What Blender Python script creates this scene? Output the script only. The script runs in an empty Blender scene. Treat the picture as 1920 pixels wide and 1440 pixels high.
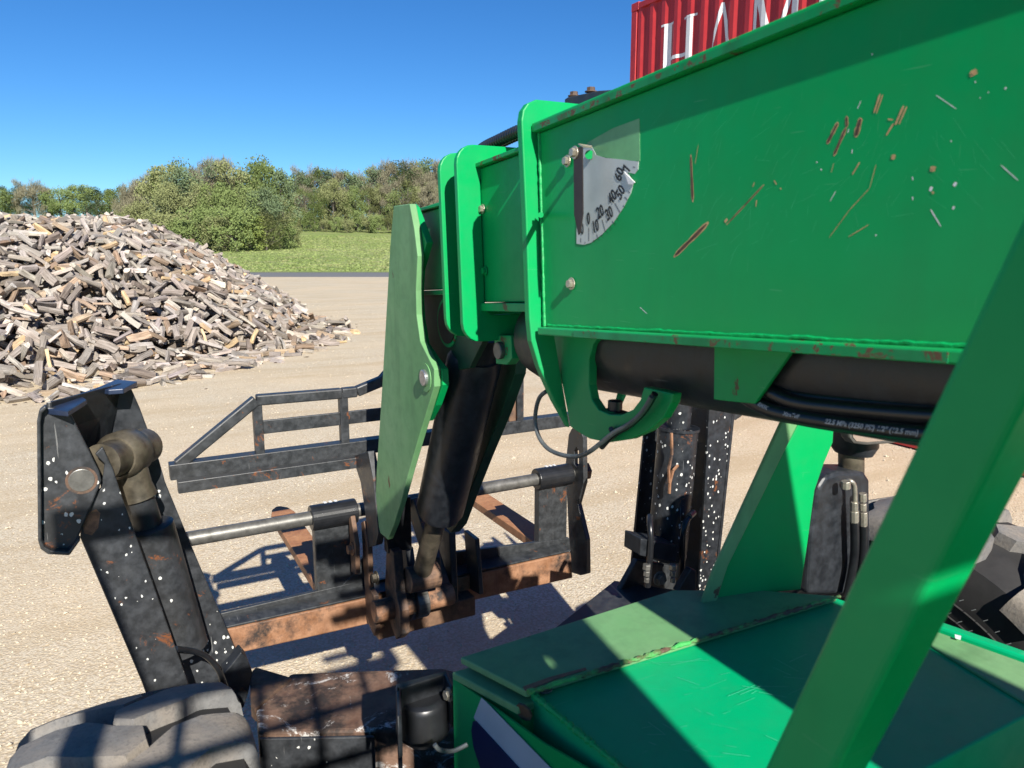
import bpy, bmesh, math, random
import numpy as np
from mathutils import Vector, Matrix, noise
random.seed(7); np.random.seed(7)
R = math.radians
SC = bpy.context.scene
COL = SC.collection
# ------------------------------------------------------------------ camera
FPX = 1400.0; PITCH = math.atan(265/1400); YAW = R(28.4); CAMH = 2.2
cd = bpy.data.cameras.new('camera'); cam = bpy.data.objects.new('camera', cd); COL.objects.link(cam)
cam.location = (0, 0, CAMH); cam.rotation_euler = (R(90)-PITCH, 0, -YAW)
cd.sensor_width = 36; cd.lens = 36*FPX/1920; cd.clip_start = .02; cd.clip_end = 3000
cd.dof.use_dof = True; cd.dof.focus_distance = 3.4; cd.dof.aperture_fstop = 8.0
SC.camera = cam
# ------------------------------------------------------------------ sun and sky
SUND = Vector((.36, 2.4, -1.6)).normalized()
sl = bpy.data.lights.new('sun', 'SUN'); so = bpy.data.objects.new('sun', sl); COL.objects.link(so)
sl.energy = 5.0; sl.angle = R(.5); sl.color = (1, .95, .87)
so.rotation_euler = SUND.to_track_quat('-Z', 'Y').to_euler()
W_ = bpy.data.worlds.new('World'); SC.world = W_; W_.use_nodes = True
nt = W_.node_tree; nt.nodes.clear()
sky = nt.nodes.new('ShaderNodeTexSky'); sky.sky_type = 'NISHITA'; sky.sun_disc = False
sky.sun_elevation = math.asin(-SUND.z); sky.sun_rotation = math.atan2(-SUND.x, -SUND.y)
sky.air_density = .85; sky.dust_density = 0.05; sky.ozone_density = 3.5
hs = nt.nodes.new('ShaderNodeHueSaturation'); hs.inputs['Saturation'].default_value = 1.22
bg = nt.nodes.new('ShaderNodeBackground'); bg.inputs[1].default_value = .085
wo = nt.nodes.new('ShaderNodeOutputWorld')
nt.links.new(sky.outputs[0], hs.inputs['Color']); tn = nt.nodes.new('ShaderNodeMix'); tn.data_type = 'RGBA'; tn.blend_type = 'MULTIPLY'; tn.inputs[0].default_value = 1; tn.inputs[7].default_value = (.47, .69, .86, 1); nt.links.new(hs.outputs[0], tn.inputs[6]); nt.links.new(tn.outputs[2], bg.inputs[0]); nt.links.new(bg.outputs[0], wo.inputs[0])
SC.view_settings.view_transform = 'Standard'; SC.view_settings.look = 'None'
SC.view_settings.gamma = 1; SC.view_settings.exposure = .8; SC.view_settings.use_curve_mapping = False

# ------------------------------------------------------------------ measuring helpers (pixel of the photograph -> point on a real plane)
_F = Vector((math.sin(YAW)*math.cos(PITCH), math.cos(YAW)*math.cos(PITCH), -math.sin(PITCH)))
_R = Vector((math.cos(YAW), -math.sin(YAW), 0)); _U = _R.cross(_F); _C = Vector((0, 0, CAMH))
def ray(px, py): return _F + _R*((px-960)/FPX) + _U*((720-py)/FPX)
def at(px, py, ax, v):
    d = ray(px, py); i = 'XYZ'.index(ax); return _C + d*((v-_C[i])/d[i])
BA = R(-4.05)                                   # the boom points 4 degrees down
BD = Vector((0, math.cos(BA), math.sin(BA))); BW = Vector((0, -math.sin(BA), math.cos(BA)))
def bp(x, u, w): return Vector((x, 0, 0)) + BD*u + BW*w      # boom coordinates
def atu(px, py, u):                              # pixel -> (x, w) on the boom cross plane u
    d = ray(px, py); t = (u - _C.dot(BD))/d.dot(BD); p = _C + d*t; return p.x, p.dot(BW)
def atb(px, py, x):                              # pixel -> (u, w) on boom side plane x
    p = at(px, py, 'X', x); return p.dot(BD), p.dot(BW)

# ------------------------------------------------------------------ object helpers
def empty(name, loc=(0, 0, 0), rz=0, label=None, cat=None, group=None):
    o = bpy.data.objects.new(name, None); COL.objects.link(o); o.location = loc; o.rotation_euler = (0, 0, rz)
    return tag(o, label, cat, group)
def tag(o, label=None, cat=None, group=None, kind=None):
    if label: o['label'] = label
    if cat: o['category'] = cat
    if group: o['group'] = group
    if kind: o['kind'] = kind
    return o
class MB:
    def __init__(s): s.v = []; s.f = []; s.m = []; s.uv = None
    def add(s, vs, fs, mi=0):
        b = len(s.v); s.v += [tuple(v) for v in vs]
        for f in fs: s.f.append(tuple(b+i for i in f)); s.m.append(mi)
        return s
    def ext(s, pts, vec, mi=0):                  # closed outline extruded along a vector
        n = len(pts); vec = Vector(vec)
        vs = [Vector(p) for p in pts] + [Vector(p)+vec for p in pts]
        fs = [tuple(range(n))[::-1], tuple(range(n, 2*n))] + [(i, (i+1) % n, n+(i+1) % n, n+i) for i in range(n)]
        return s.add(vs, fs, mi)
    def box(s, a, b, mi=0):
        (x0, y0, z0), (x1, y1, z1) = a, b
        vs = [(x, y, z) for z in (z0, z1) for y in (y0, y1) for x in (x0, x1)]
        return s.add(vs, [(0, 2, 3, 1), (4, 5, 7, 6), (0, 1, 5, 4), (2, 6, 7, 3), (0, 4, 6, 2), (1, 3, 7, 5)], mi)
    def bbox(s, x0, x1, u0, u1, w0, w1, mi=0):   # box in boom coordinates
        vs = [bp(x, u, w) for w in (w0, w1) for u in (u0, u1) for x in (x0, x1)]
        return s.add(vs, [(0, 2, 3, 1), (4, 5, 7, 6), (0, 1, 5, 4), (2, 6, 7, 3), (0, 4, 6, 2), (1, 3, 7, 5)], mi)
    def beam(s, p, q, w, h, up=(0, 0, 1), mi=0):
        p, q = Vector(p), Vector(q); d = (q-p).normalized(); up = Vector((1, 0, 0)) if abs(d.dot(Vector(up).normalized())) > .99 else Vector(up); a = d.cross(up).normalized(); b = a.cross(d)
        o = [a*(w/2)*i + b*(h/2)*j for i, j in ((-1, -1), (1, -1), (1, 1), (-1, 1))]
        return s.add([p+k for k in o]+[q+k for k in o], [(3, 2, 1, 0), (4, 5, 6, 7)]+[(i, (i+1) % 4, 4+(i+1) % 4, 4+i) for i in range(4)], mi)
    def tube(s, pts, r, n=12, cap=True, mi=0):
        pts = [Vector(p) for p in pts]; rr = r if isinstance(r, (list, tuple)) else [r]*len(pts)
        b = len(s.v); prev = None
        for i, p in enumerate(pts):
            d = (pts[min(i+1, len(pts)-1)]-pts[max(i-1, 0)]).normalized()
            if prev is None: a = d.orthogonal().normalized()
            else: a = (prev - d*prev.dot(d)).normalized()
            prev = a; c = d.cross(a)
            for k in range(n):
                t = 2*math.pi*k/n; s.v.append(tuple(p + (a*math.cos(t)+c*math.sin(t))*rr[i]))
        for i in range(len(pts)-1):
            for k in range(n):
                k2 = (k+1) % n; s.f.append((b+i*n+k, b+i*n+k2, b+(i+1)*n+k2, b+(i+1)*n+k)); s.m.append(mi)
        if cap:
            s.f.append(tuple(b+k for k in range(n))[::-1]); s.m.append(mi)
            e = b+(len(pts)-1)*n; s.f.append(tuple(e+k for k in range(n))); s.m.append(mi)
        return s
    def build(s, name, mat, parent=None, bevel=0, smooth=False, seg=2, fix=True):
        me = bpy.data.meshes.new(name); me.from_pydata(s.v, [], s.f)
        mats = mat if isinstance(mat, (list, tuple)) else [mat]
        for m in mats: me.materials.append(m)
        if len(mats) > 1: me.polygons.foreach_set('material_index', s.m)
        if fix:
            bm = bmesh.new(); bm.from_mesh(me); bmesh.ops.recalc_face_normals(bm, faces=bm.faces); bm.to_mesh(me); bm.free()
        o = bpy.data.objects.new(name, me); COL.objects.link(o)
        if parent: o.parent = parent
        if smooth:
            me.polygons.foreach_set('use_smooth', [True]*len(me.polygons)); me.set_sharp_from_angle(angle=R(38))
        if bevel:
            md = o.modifiers.new('bevel', 'BEVEL'); md.width = bevel; md.segments = seg; md.limit_method = 'ANGLE'; md.angle_limit = R(35)
        return o
def tr(pix, ax, v): return [at(x, y, ax, v) for x, y in pix]
def plate(name, mat, parent, pix, ax, v, t, bevel=.002, smooth=False):
    vec = Vector((0, 0, 0)); vec['XYZ'.index(ax)] = t
    return MB().ext(tr(pix, ax, v), vec).build(name, mat, parent, bevel, smooth)
def smoothpath(pts, n=6):
    pts = [Vector(p) for p in pts]; out = []
    for i in range(len(pts)-1):
        p0 = pts[max(i-1, 0)]; p1 = pts[i]; p2 = pts[i+1]; p3 = pts[min(i+2, len(pts)-1)]
        for k in range(n):
            t = k/n; out.append(.5*((2*p1)+(p2-p0)*t+(2*p0-5*p1+4*p2-p3)*t*t+(3*p1-p0-3*p2+p3)*t**3))
    out.append(pts[-1]); return out

# ------------------------------------------------------------------ materials
class N:
    def __init__(s, name):
        s.m = bpy.data.materials.new(name); s.m.use_nodes = True; s.t = s.m.node_tree; s.t.nodes.clear()
        s.out = s.n('ShaderNodeOutputMaterial'); s.b = s.n('ShaderNodeBsdfPrincipled'); s.l(s.b.outputs[0], s.out.inputs[0])
        s.co = s.n('ShaderNodeTexCoord')
    def n(s, t, **k):
        x = s.t.nodes.new(t)
        for a, b in k.items(): setattr(x, a, b)
        return x
    def l(s, a, b): s.t.links.new(a, b)
    def vec(s, scale=(1, 1, 1), src='Object', rot=(0, 0, 0)):
        mp = s.n('ShaderNodeMapping'); mp.inputs['Scale'].default_value = scale; mp.inputs['Rotation'].default_value = rot
        s.l(s.co.outputs[src], mp.inputs[0]); return mp.outputs[0]
    def noise(s, sc, det=4, rough=.55, vec=None, dist=0):
        x = s.n('ShaderNodeTexNoise'); x.inputs['Scale'].default_value = sc; x.inputs['Detail'].default_value = det
        x.inputs['Roughness'].default_value = rough; x.inputs['Distortion'].default_value = dist
        s.l(vec if vec is not None else s.vec(), x.inputs['Vector']); return x.outputs[0]
    def vor(s, sc, vec=None, feat='F1', out='Distance', rnd=1):
        x = s.n('ShaderNodeTexVoronoi'); x.feature = feat; x.inputs['Scale'].default_value = sc; x.inputs['Randomness'].default_value = rnd
        s.l(vec if vec is not None else s.vec(), x.inputs['Vector']); return x.outputs[out]
    def ramp(s, f, stops, interp='LINEAR'):
        x = s.n('ShaderNodeValToRGB'); e = x.color_ramp.elements; x.color_ramp.interpolation = interp
        while len(e) < len(stops): e.new(.5)
        for k, (p, c) in enumerate(stops):
            e[k].position = p; e[k].color = (c if isinstance(c, tuple) else (c, c, c))[:3]+(1,)
        s.l(f, x.inputs[0]); return x.outputs[0]
    def mix(s, fac, a, b, mode='MIX'):
        x = s.n('ShaderNodeMix', data_type='RGBA', blend_type=mode)
        for v, i in ((fac, 0), (a, 6), (b, 7)):
            if hasattr(v, 'links'): s.l(v, x.inputs[i])
            elif i == 0: x.inputs[0].default_value = v
            else: x.inputs[i].default_value = tuple(v)[:3]+(1,)
        return x.outputs[2]
    def math(s, op, a, b=0):
        x = s.n('ShaderNodeMath', operation=op)
        for v, i in ((a, 0), (b, 1)):
            if hasattr(v, 'links'): s.l(v, x.inputs[i])
            else: x.inputs[i].default_value = v
        return x.outputs[0]
    def bump(s, h, strength=.3, dist=.01):
        x = s.n('ShaderNodeBump'); x.inputs['Strength'].default_value = strength; x.inputs['Distance'].default_value = dist
        s.l(h, x.inputs['Height']); s.l(x.outputs[0], s.b.inputs['Normal']); return x
    def fin(s, col=None, rough=None, metal=None, spec=None, coat=None):
        for v, k in ((col, 'Base Color'), (rough, 'Roughness'), (metal, 'Metallic'), (spec, 'Specular IOR Level'), (coat, 'Coat Weight')):
            if v is None: continue
            if hasattr(v, 'links'): s.l(v, s.b.inputs[k])
            else: s.b.inputs[k].default_value = (tuple(v)+(1,))[:4] if isinstance(v, tuple) else v
        return s.m

def paint(name, base, faded, rough=.38, rustamt=.70, dirt=.35, rs=9):
    g = N(name)
    big = g.noise(1.7, 5, .6); fine = g.noise(23, 6, .65)
    c = g.mix(g.ramp(big, [(.40, 0.), (.68, 1.)]), base, faded)
    c = g.mix(g.math('MULTIPLY', g.ramp(fine, [(.45, 0.), (.75, 1.)]), dirt), c, tuple(.55*k+.03 for k in base))
    r = g.noise(rs, 9, .72, dist=.4)
    rust = g.ramp(r, [(rustamt, 0.), (rustamt+.02, 1.)])
    c = g.mix(rust, c, (.12, .06, .035))
    stk = g.noise(1, 5, .6, g.vec((14, 14, 1.6))); c = g.mix(g.math('MULTIPLY', g.ramp(stk, [(.5, 0.), (.72, 1.)]), dirt*1.6), c, tuple(.6*k+.012 for k in base))
    film = g.noise(.9, 4, .6); c = g.mix(g.math('MULTIPLY', g.ramp(film, [(.48, 0.), (.72, 1.)]), .26), c, (.08, .24, .12))
    # fine scratches in two directions
    s1 = g.noise(1, 2, .5, g.vec((3, 9, 260), rot=(.5, .2, .3))); s2 = g.noise(1, 2, .5, g.vec((4, 230, 7), rot=(.9, .1, .2)))
    sc = g.math('MAXIMUM', g.ramp(s1, [(.74, 0.), (.755, 1.)]), g.ramp(s2, [(.75, 0.), (.765, 1.)]))
    c = g.mix(g.math('MULTIPLY', sc, .16), c, (.25, .5, .32))
    g.bump(g.math('ADD', g.math('MULTIPLY', fine, .15), g.math('MULTIPLY', g.noise(4, 3), .5)), .12, .004)
    return g.fin(c, g.ramp(fine, [(.3, rough-.07), (.8, rough+.14)]), spec=.22)
GREEN = paint('green_paint', (.0, .30, .075), (.0, .335, .095), .36, .74, .12)
GREENW = paint('green_paint_worn', (.0, .33, .08), (.01, .36, .12), .4, .585, .3)
HOODG = paint('green_hood_paint', (.0, .36, .135), (.0, .40, .17), .42, .76, .12)
EDGEG = paint('green_paint_rusting_edge', (.0, .24, .07), (.03, .28, .13), .5, .55, .6, 38)
PALEG = paint('green_paint_pale_and_hazed', (.14, .32, .13), (.21, .37, .18), .55, .66, .4)  # pale green; on the boom head plate it paints in a hazy reflection
WELD = N('weld_bead'); WELD.bump(WELD.noise(70, 5), .8, .01)
WELD = WELD.fin(WELD.mix(WELD.ramp(WELD.noise(18, 6), [(.42, 0.), (.56, 1.)]), (.06, .40, .09), (.10, .06, .035)), .6)
def blackm(name, base=(.012, .014, .017), speck=.62, rust=.62, scale=26, rough=.42):
    g = N(name)
    f = g.noise(30, 6, .65); big = g.noise(3, 5, .6)
    c = g.mix(g.ramp(f, [(.4, 0.), (.8, 1.)]), base, tuple(k*2.4+.006 for k in base))
    c = g.mix(g.math('MULTIPLY', g.ramp(big, [(.5, 0.), (.75, 1.)]), .35), c, (.045, .042, .036))
    c = g.mix(g.ramp(g.noise(11, 9, .75, dist=.5), [(rust, 0.), (rust+.03, 1.)]), c, (.15, .055, .022))
    if speck:
        d = g.vor(scale, g.vec((1, 1, .75))); cell = g.vor(scale, g.vec((1, 1, .75)), out='Color')
        sep = g.n('ShaderNodeSeparateColor'); g.l(cell, sep.inputs[0])
        wob = g.math('ADD', d, g.math('MULTIPLY', g.math('SUBTRACT', g.noise(130, 3), .5), .55))
        on = g.math('MULTIPLY', g.math('LESS_THAN', wob, g.math('ADD', g.math('MULTIPLY', sep.outputs[1], .30), .08)), g.math('GREATER_THAN', g.math('ADD', sep.outputs[0], g.math('MULTIPLY', g.math('SUBTRACT', g.noise(3.2, 2), .5), 1.6)), speck))
        c = g.mix(on, c, (.62, .62, .58))
    s1 = g.noise(1, 2, .5, g.vec((150, 6, 5), rot=(.2, .35, 0)))
    c = g.mix(g.math('MULTIPLY', g.ramp(s1, [(.73, 0.), (.75, 1.)]), .5), c, (.25, .25, .24))
    g.bump(f, .15, .004)
    return g.fin(c, g.ramp(f, [(.3, rough-.1), (.8, rough+.18)]))
BLACK = blackm('black_paint_chipped', base=(.02, .022, .025), speck=.93, scale=80)
BLACKS = blackm('black_paint_speckled', speck=.72, scale=74)
BLACKP = blackm('black_paint_plain', speck=0, rust=.68)
BLACKR = blackm('black_paint_rusting', base=(.022, .024, .026), speck=0, rust=.60)
def rustm(name, a=(.19, .085, .038), b=(.34, .18, .10), dark=(.03, .022, .018), k=.5, white=0):
    g = N(name); f = g.noise(14, 8, .7); st = g.noise(1, 6, .65, g.vec((40, 40, 9)))
    c = g.mix(g.ramp(f, [(.35, 0.), (.65, 1.)]), a, b)
    c = g.mix(g.ramp(g.noise(5.5, 7, .7), [(k, 0.), (k+.12, 1.)]), c, dark)
    c = g.mix(g.math('MULTIPLY', g.ramp(st, [(.5, 0.), (.7, 1.)]), .4), c, (.09, .045, .03))
    if white:
        c = g.mix(g.ramp(g.noise(7, 9, .8, dist=1), [(white, 0.), (white+.05, 1.)]), c, (.55, .53, .50))
    g.bump(f, .5, .006)
    return g.fin(c, g.ramp(f, [(.3, .55), (.7, .85)]))
RUST = rustm('rusty_steel'); RUSTD = rustm('dark_rusty_steel', (.10, .055, .034), (.19, .11, .065), (.035, .028, .024), k=.47)
RUSTW = rustm('rusty_steel_with_white_residue', (.12, .065, .042), (.21, .13, .09), k=.47, white=.56)
FORK = rustm('fork_steel', (.30, .13, .055), (.42, .21, .10), (.10, .045, .025), .62)
def simple(name, col, rough=.5, metal=0., var=.3, scale=20, bump=.15):
    g = N(name); f = g.noise(scale, 6, .6)
    c = g.mix(g.ramp(f, [(.3, 0.), (.75, 1.)]), tuple(k*(1-var) for k in col), tuple(min(1, k*(1+var)) for k in col))
    g.bump(f, bump, .004); return g.fin(c, rough, metal)
STEEL = simple('grey_worn_steel', (.17, .165, .15), .42, .55, .4, 30)
GALV = simple('zinc_bolt', (.46, .42, .34), .4, .7, .3, 60)
PIN = simple('bright_pin', (.45, .45, .46), .3, .8, .3, 40)
SHADEG = simple('shade_darkened_green', (.004, .05, .022), .5, 0, .5, 9, .2)  # boom shadow put into the colour of the head and nose plates
GREASE = simple('greasy_cast_steel', (.10, .085, .06), .45, .3, .6, 22, .4)
HOSE = simple('black_hose_rubber', (.012, .013, .015), .3, 0, .3, 40, .1)
GREYHOSE = simple('grey_hose', (.09, .10, .10), .45, 0, .3, 40, .1)
RUBBER = simple('dusty_black_rubber', (.022, .021, .02), .75, 0, .4, 12, .3)
BLACKPL = simple('black_plastic', (.014, .015, .017), .35, 0, .3, 30, .1)
WHITE = simple('white_print', (.72, .73, .73), .5, 0, .08, 30, .03)
DECALW = simple('silver_scale_sticker', (.50, .54, .52), .35, .1, .12, 14, .05)
DECALG = simple('faded_sticker_residue', (.13, .36, .16), .5, 0, .3, 9, .05)
INK = simple('black_print', (.015, .015, .018), .5, 0, .1, 20, .02)
GREYPR = simple('grey_hose_print', (.42, .42, .42), .5, 0, .3, 60, .02)
NAVY = simple('navy_sticker', (.008, .018, .07), .35, 0, .1, 20, .03)
PALEST = simple('pale_sticker', (.42, .45, .50), .35, 0, .1, 8, .03)
TAN = simple('tan_primer', (.50, .33, .15), .6, 0, .3, 60, .1)
BROWN = simple('brown_rust_scrape', (.10, .058, .036), .7, 0, .45, 50, .2)
DKBROWN = simple('dark_brown_pointer', (.035, .026, .022), .55, 0, .25, 30, .1)
SCRL = simple('light_scratch', (.07, .50, .22), .45, 0, .3, 50, .03)
GLASS = N('mirror_glass').fin((.75, .75, .75), .04, 1.0)
def tyrem():
    g = N('dusty_tyre_tread'); f = g.noise(16, 8, .7); big = g.noise(3.5, 5, .6); fine = g.noise(120, 4, .7)
    c = g.mix(g.ramp(f, [(.3, 0.), (.7, 1.)]), (.10, .10, .10), (.20, .195, .185))
    c = g.mix(g.ramp(big, [(.48, 0.), (.62, 1.)]), c, (.23, .20, .165))
    c = g.mix(g.math('MULTIPLY', g.ramp(fine, [(.5, 0.), (.7, 1.)]), .5), c, (.06, .06, .06))
    g.bump(g.math('ADD', f, g.math('MULTIPLY', fine, .4)), .5, .006); return g.fin(c, .85)
TYRE = tyrem()

# ------------------------------------------------------------------ ground, road, field
def vw(v, w): return (v*math.sin(YAW)+w*math.cos(YAW), v*math.cos(YAW)-w*math.sin(YAW))   # along the view, across the view
def fz(v, w=0):
    d = max(0, v-56.5); h = .028*d + .00036*d*d
    if v > 170: h = fz(170)+(v-170)*.02
    return h
def gravelm():
    g = N('pale_limestone_gravel'); v = g.vec()
    big = g.noise(.35, 4, .6); mid = g.noise(2.2, 5, .65)
    cell = g.vor(64, out='Color'); sep = g.n('ShaderNodeSeparateColor'); g.l(cell, sep.inputs[0])
    d1 = g.vor(64); d2 = g.vor(150); fine = g.noise(160, 4, .7)
    c = g.mix(sep.outputs[0], (.50, .435, .315), (.60, .53, .405))
    c = g.mix(g.ramp(sep.outputs[1], [(.9, 0.), (.92, 1.)]), c, (.64, .55, .42))
    c = g.mix(g.ramp(d1, [(.42, 0.), (.75, 1.)]), c, (.42, .335, .22))
    c = g.mix(g.math('MULTIPLY', g.ramp(big, [(.42, 0.), (.62, 1.)]), .45), c, (.60, .47, .30))
    c = g.mix(g.math('MULTIPLY', g.ramp(mid, [(.5, 0.), (.75, 1.)]), .4), c, (.40, .31, .20))
    c = g.mix(g.math('MULTIPLY', g.ramp(fine, [(.4, 0.), (.8, 1.)]), .4), c, (.60, .53, .42))
    trk = g.noise(.8, 4, .6, g.vec((.35, 2.2, 1), rot=(0, 0, .62))); c = g.mix(g.math('MULTIPLY', g.ramp(trk, [(.48, 0.), (.64, 1.)]), .5), c, (.42, .325, .20))
    h = g.math('ADD', g.math('MULTIPLY', d1, -1.), g.math('MULTIPLY', d2, -.4))
    h = g.math('ADD', h, g.math('MULTIPLY', fine, .35)); g.bump(h, .45, .009)
    return g.fin(c, .92, spec=.2)
GRAVEL = gravelm()
b = MB(); b.add([(-1500, -1500, 0), (1500, -1500, 0), (1500, 1500, 0), (-1500, 1500, 0)], [(0, 1, 2, 3)])
tag(b.build('ground', GRAVEL), 'pale tan crushed limestone yard', kind='structure')
ASPH = simple('asphalt', (.15, .15, .15), .85, 0, .2, 6, .1)
b = MB(); q = [vw(49.2, -260), vw(49.2, 260), vw(57.5, 260), vw(57.5, -260)]
b.add([(x, y, .004) for x, y in q], [(0, 1, 2, 3)]); tag(b.build('road', ASPH), 'grey asphalt road beyond the gravel yard', kind='structure')
# a worn verge of darker grit next to the road
def fieldm():
    g = N('spring_grass'); big = g.noise(.05, 5, .65); mid = g.noise(.5, 6, .7); fine = g.noise(5, 6, .8)
    c = g.mix(g.ramp(big, [(.35, 0.), (.65, 1.)]), (.19, .25, .075), (.27, .31, .12))
    c = g.mix(g.ramp(mid, [(.5, 0.), (.7, 1.)]), c, (.33, .31, .16))
    c = g.mix(g.math('MULTIPLY', g.ramp(fine, [(.4, 0.), (.7, 1.)]), .3), c, (.14, .20, .055))
    g.bump(fine, .6, .15); return g.fin(c, .9, spec=.1)
FIELD = fieldm()
b = MB(); vs_ = [56.6, 57.6]+[60+4*i for i in range(28)]+[180, 220, 300, 500, 900]; ws = [-400, -200]+[-120+8*i for i in range(31)]+[200, 400]
for v in vs_:
    for w in ws:
        x, y = vw(v, w); z = fz(v)+(.012 if v < 60 else 0)+(.35*noise.noise(Vector((x*.03, y*.03, 0))) if v > 66 else 0)+max(0, w)*.006*min(1, max(0, v-60)/60)
        b.v.append((x, y, max(z, .008)))
nw = len(ws)
for i in range(len(vs_)-1):
    for j in range(nw-1): b.f.append((i*nw+j, i*nw+j+1, (i+1)*nw+j+1, (i+1)*nw+j)); b.m.append(0)
tag(b.build('field', FIELD, smooth=True), 'grass field rising gently to the woods', kind='structure')
# grass tufts on the near field
def zf(v, w):
    x, y = vw(v, w); return fz(v)+(.35*noise.noise(Vector((x*.03, y*.03, 0))) if v > 66 else 0)+max(0, w)*.006*min(1, max(0, v-60)/60)
b = MB(); rg = random.Random(3)
for i in range(26000):
    v = 57.8+62*rg.random()**1.3; w = -42+60*rg.random()
    x, y = vw(v, w); z = zf(v, w)-.02; h = rg.uniform(.05, .15); a = rg.uniform(0, math.pi); dx, dy = math.cos(a)*.16, math.sin(a)*.16
    b.v += [(x-dx, y-dy, z), (x+dx, y+dy, z), (x+rg.uniform(-.1, .1), y+rg.uniform(-.1, .1), z+h)]; b.f.append((3*i, 3*i+1, 3*i+2)); b.m.append(0)
tag(b.build('grass', FIELD, fix=False), 'spring grass tufts covering the field', 'grass', kind='stuff')
# loose stones
def stone(rg, s):
    vs = []
    for (x, y, z) in ((1, 0, 0), (-1, 0, 0), (0, 1, 0), (0, -1, 0), (0, 0, .6), (0, 0, -.5)):
        k = s*rg.uniform(.6, 1.3); vs.append(Vector((x*k, y*k, z*k)))
    m = Matrix.Rotation(rg.uniform(0, 6.3), 4, 'Z') @ Matrix.Rotation(rg.uniform(-.5, .5), 4, 'X')
    return [m @ v for v in vs]
OCT = [(0, 2, 4), (2, 1, 4), (1, 3, 4), (3, 0, 4), (2, 0, 5), (1, 2, 5), (3, 1, 5), (0, 3, 5)]
b = MB(); rg = random.Random(5)
for i in range(26000):
    v = 2.6+26*rg.random()**1.9; w = rg.uniform(-.78, .75)*v
    x, y = vw(v, w); s = rg.uniform(.003, .009)*(1+v*.04)*(2.0 if rg.random() < .02 else 1)
    b.add([(p.x+x, p.y+y, p.z+s*.25) for p in stone(rg, s)], OCT)
LOOSE = N('loose_limestone'); LOOSE = LOOSE.fin(LOOSE.mix(LOOSE.noise(3, 2), (.44, .37, .26), (.60, .52, .39)), .9)
tag(b.build('loose_stones', LOOSE, fix=False), 'small loose limestone chips scattered over the yard', 'gravel', kind='stuff')

# ------------------------------------------------------------------ trees
def leafm(name, a, b_, tr=.25):
    g = N(name); oi = g.n('ShaderNodeObjectInfo'); f = g.noise(.9, 3, .6)
    c = g.mix(f, a, b_); c = g.mix(g.math('MULTIPLY', oi.outputs['Random'], .5), c, tuple(.5*(p+q)*1.25 for p, q in zip(a, b_)))
    m = g.fin(c, .7, spec=.2); return m
LG = leafm('leaf_green', (.12, .165, .05), (.19, .235, .08)); LB = leafm('leaf_bright', (.15, .20, .045), (.23, .27, .07))
LO = leafm('leaf_olive', (.15, .17, .065), (.22, .23, .10)); LT = leafm('twig_brown', (.165, .15, .10), (.24, .22, .14))
LD = leafm('leaf_blue_green', (.085, .125, .06), (.14, .18, .09)); BARK = simple('tree_bark', (.12, .105, .085), .9, 0, .3, 5, .3)
def crown_proto(seed, h, rad, base, nleaf, size, twig, shape):
    rg = random.Random(seed); b = MB(); t = MB()
    # trunk and limbs
    tops = []; t.tube([(0, 0, -.3), (rg.uniform(-.2, .2), rg.uniform(-.2, .2), h*.45), (rg.uniform(-.4, .4), rg.uniform(-.4, .4), h*.88)], [.028*h, .018*h, .004*h], 6)
    for i in range(13):
        a = rg.uniform(0, 6.28); z0 = h*rg.uniform(.12+base*.5, .7); L = rad*rg.uniform(.6, 1.0)*(1.1-.5*z0/h); e = (math.cos(a)*L, math.sin(a)*L, min(h*.95, z0+L*rg.uniform(.5, 1.1)))
        t.tube([(0, 0, z0), (e[0]*.5, e[1]*.5, z0+(e[2]-z0)*.35), e], [.010*h, .006*h, .002*h], 5, False); tops.append(e)
    clumps = []
    for i in range(34):
        a = rg.uniform(0, 6.28); zz = base+(1-base)*rg.random()**.8
        prof = math.sin(math.pi*min(1, max(.06, (zz-base)/(1-base)))**shape)**.6
        rr = rad*prof*math.sqrt(rg.random())*.95
        clumps.append((math.cos(a)*rr, math.sin(a)*rr, h*zz*.95, rad*rg.uniform(.20, .36)))
    for e in tops: clumps.append((e[0], e[1], e[2], rad*.25))
    for i in range(nleaf):
        cx, cy, cz, cr = clumps[rg.randrange(len(clumps))]
        d = Vector((rg.gauss(0, 1), rg.gauss(0, 1), rg.gauss(0, .8))).normalized()*cr*rg.random()**.45
        p = Vector((cx, cy, cz))+d
        if twig:
            q = Vector((rg.gauss(0, .6), rg.gauss(0, .6), rg.uniform(.3, 1.6))).normalized()*size*rg.uniform(1.5, 3.5); n_ = Vector((rg.gauss(0, 1), rg.gauss(0, 1), 0)).normalized()*size*.13
            b.add([p-n_, p+n_, p+q], [(0, 1, 2)])
        else:
            a1 = Vector((rg.gauss(0, 1), rg.gauss(0, 1), rg.gauss(0, 1))).normalized()*size*rg.uniform(.5, 1.2); a2 = a1.orthogonal().normalized()*size*rg.uniform(.35, .8)
            b.add([p-a1, p+a2, p+a1, p-a2*.7], [(0, 1, 2, 3)])
    def me(mb, nm):
        m = bpy.data.meshes.new(nm); m.from_pydata(mb.v, [], mb.f); return m
    return me(t, 'trunk'), me(b, 'crown')
PR = {'round': [crown_proto(11+i, 10, 4.6, .06, 6500, .17, False, .8) for i in range(3)],
      'airy': [crown_proto(31+i, 10, 3.0, .22, 2600, .16, False, .75) for i in range(3)],
      'twig': [crown_proto(51+i, 10, 3.4, .14, 6500, .28, True, .7) for i in range(3)],
      'bush': [crown_proto(71+i, 10, 6.5, .0, 4200, .32, False, .9) for i in range(2)]}
LBL = {'round': 'round leafy tree', 'airy': 'slender airy tree', 'twig': 'tall brown twiggy tree barely in leaf', 'bush': 'low bright green bush'}
_mcache = {}
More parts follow.
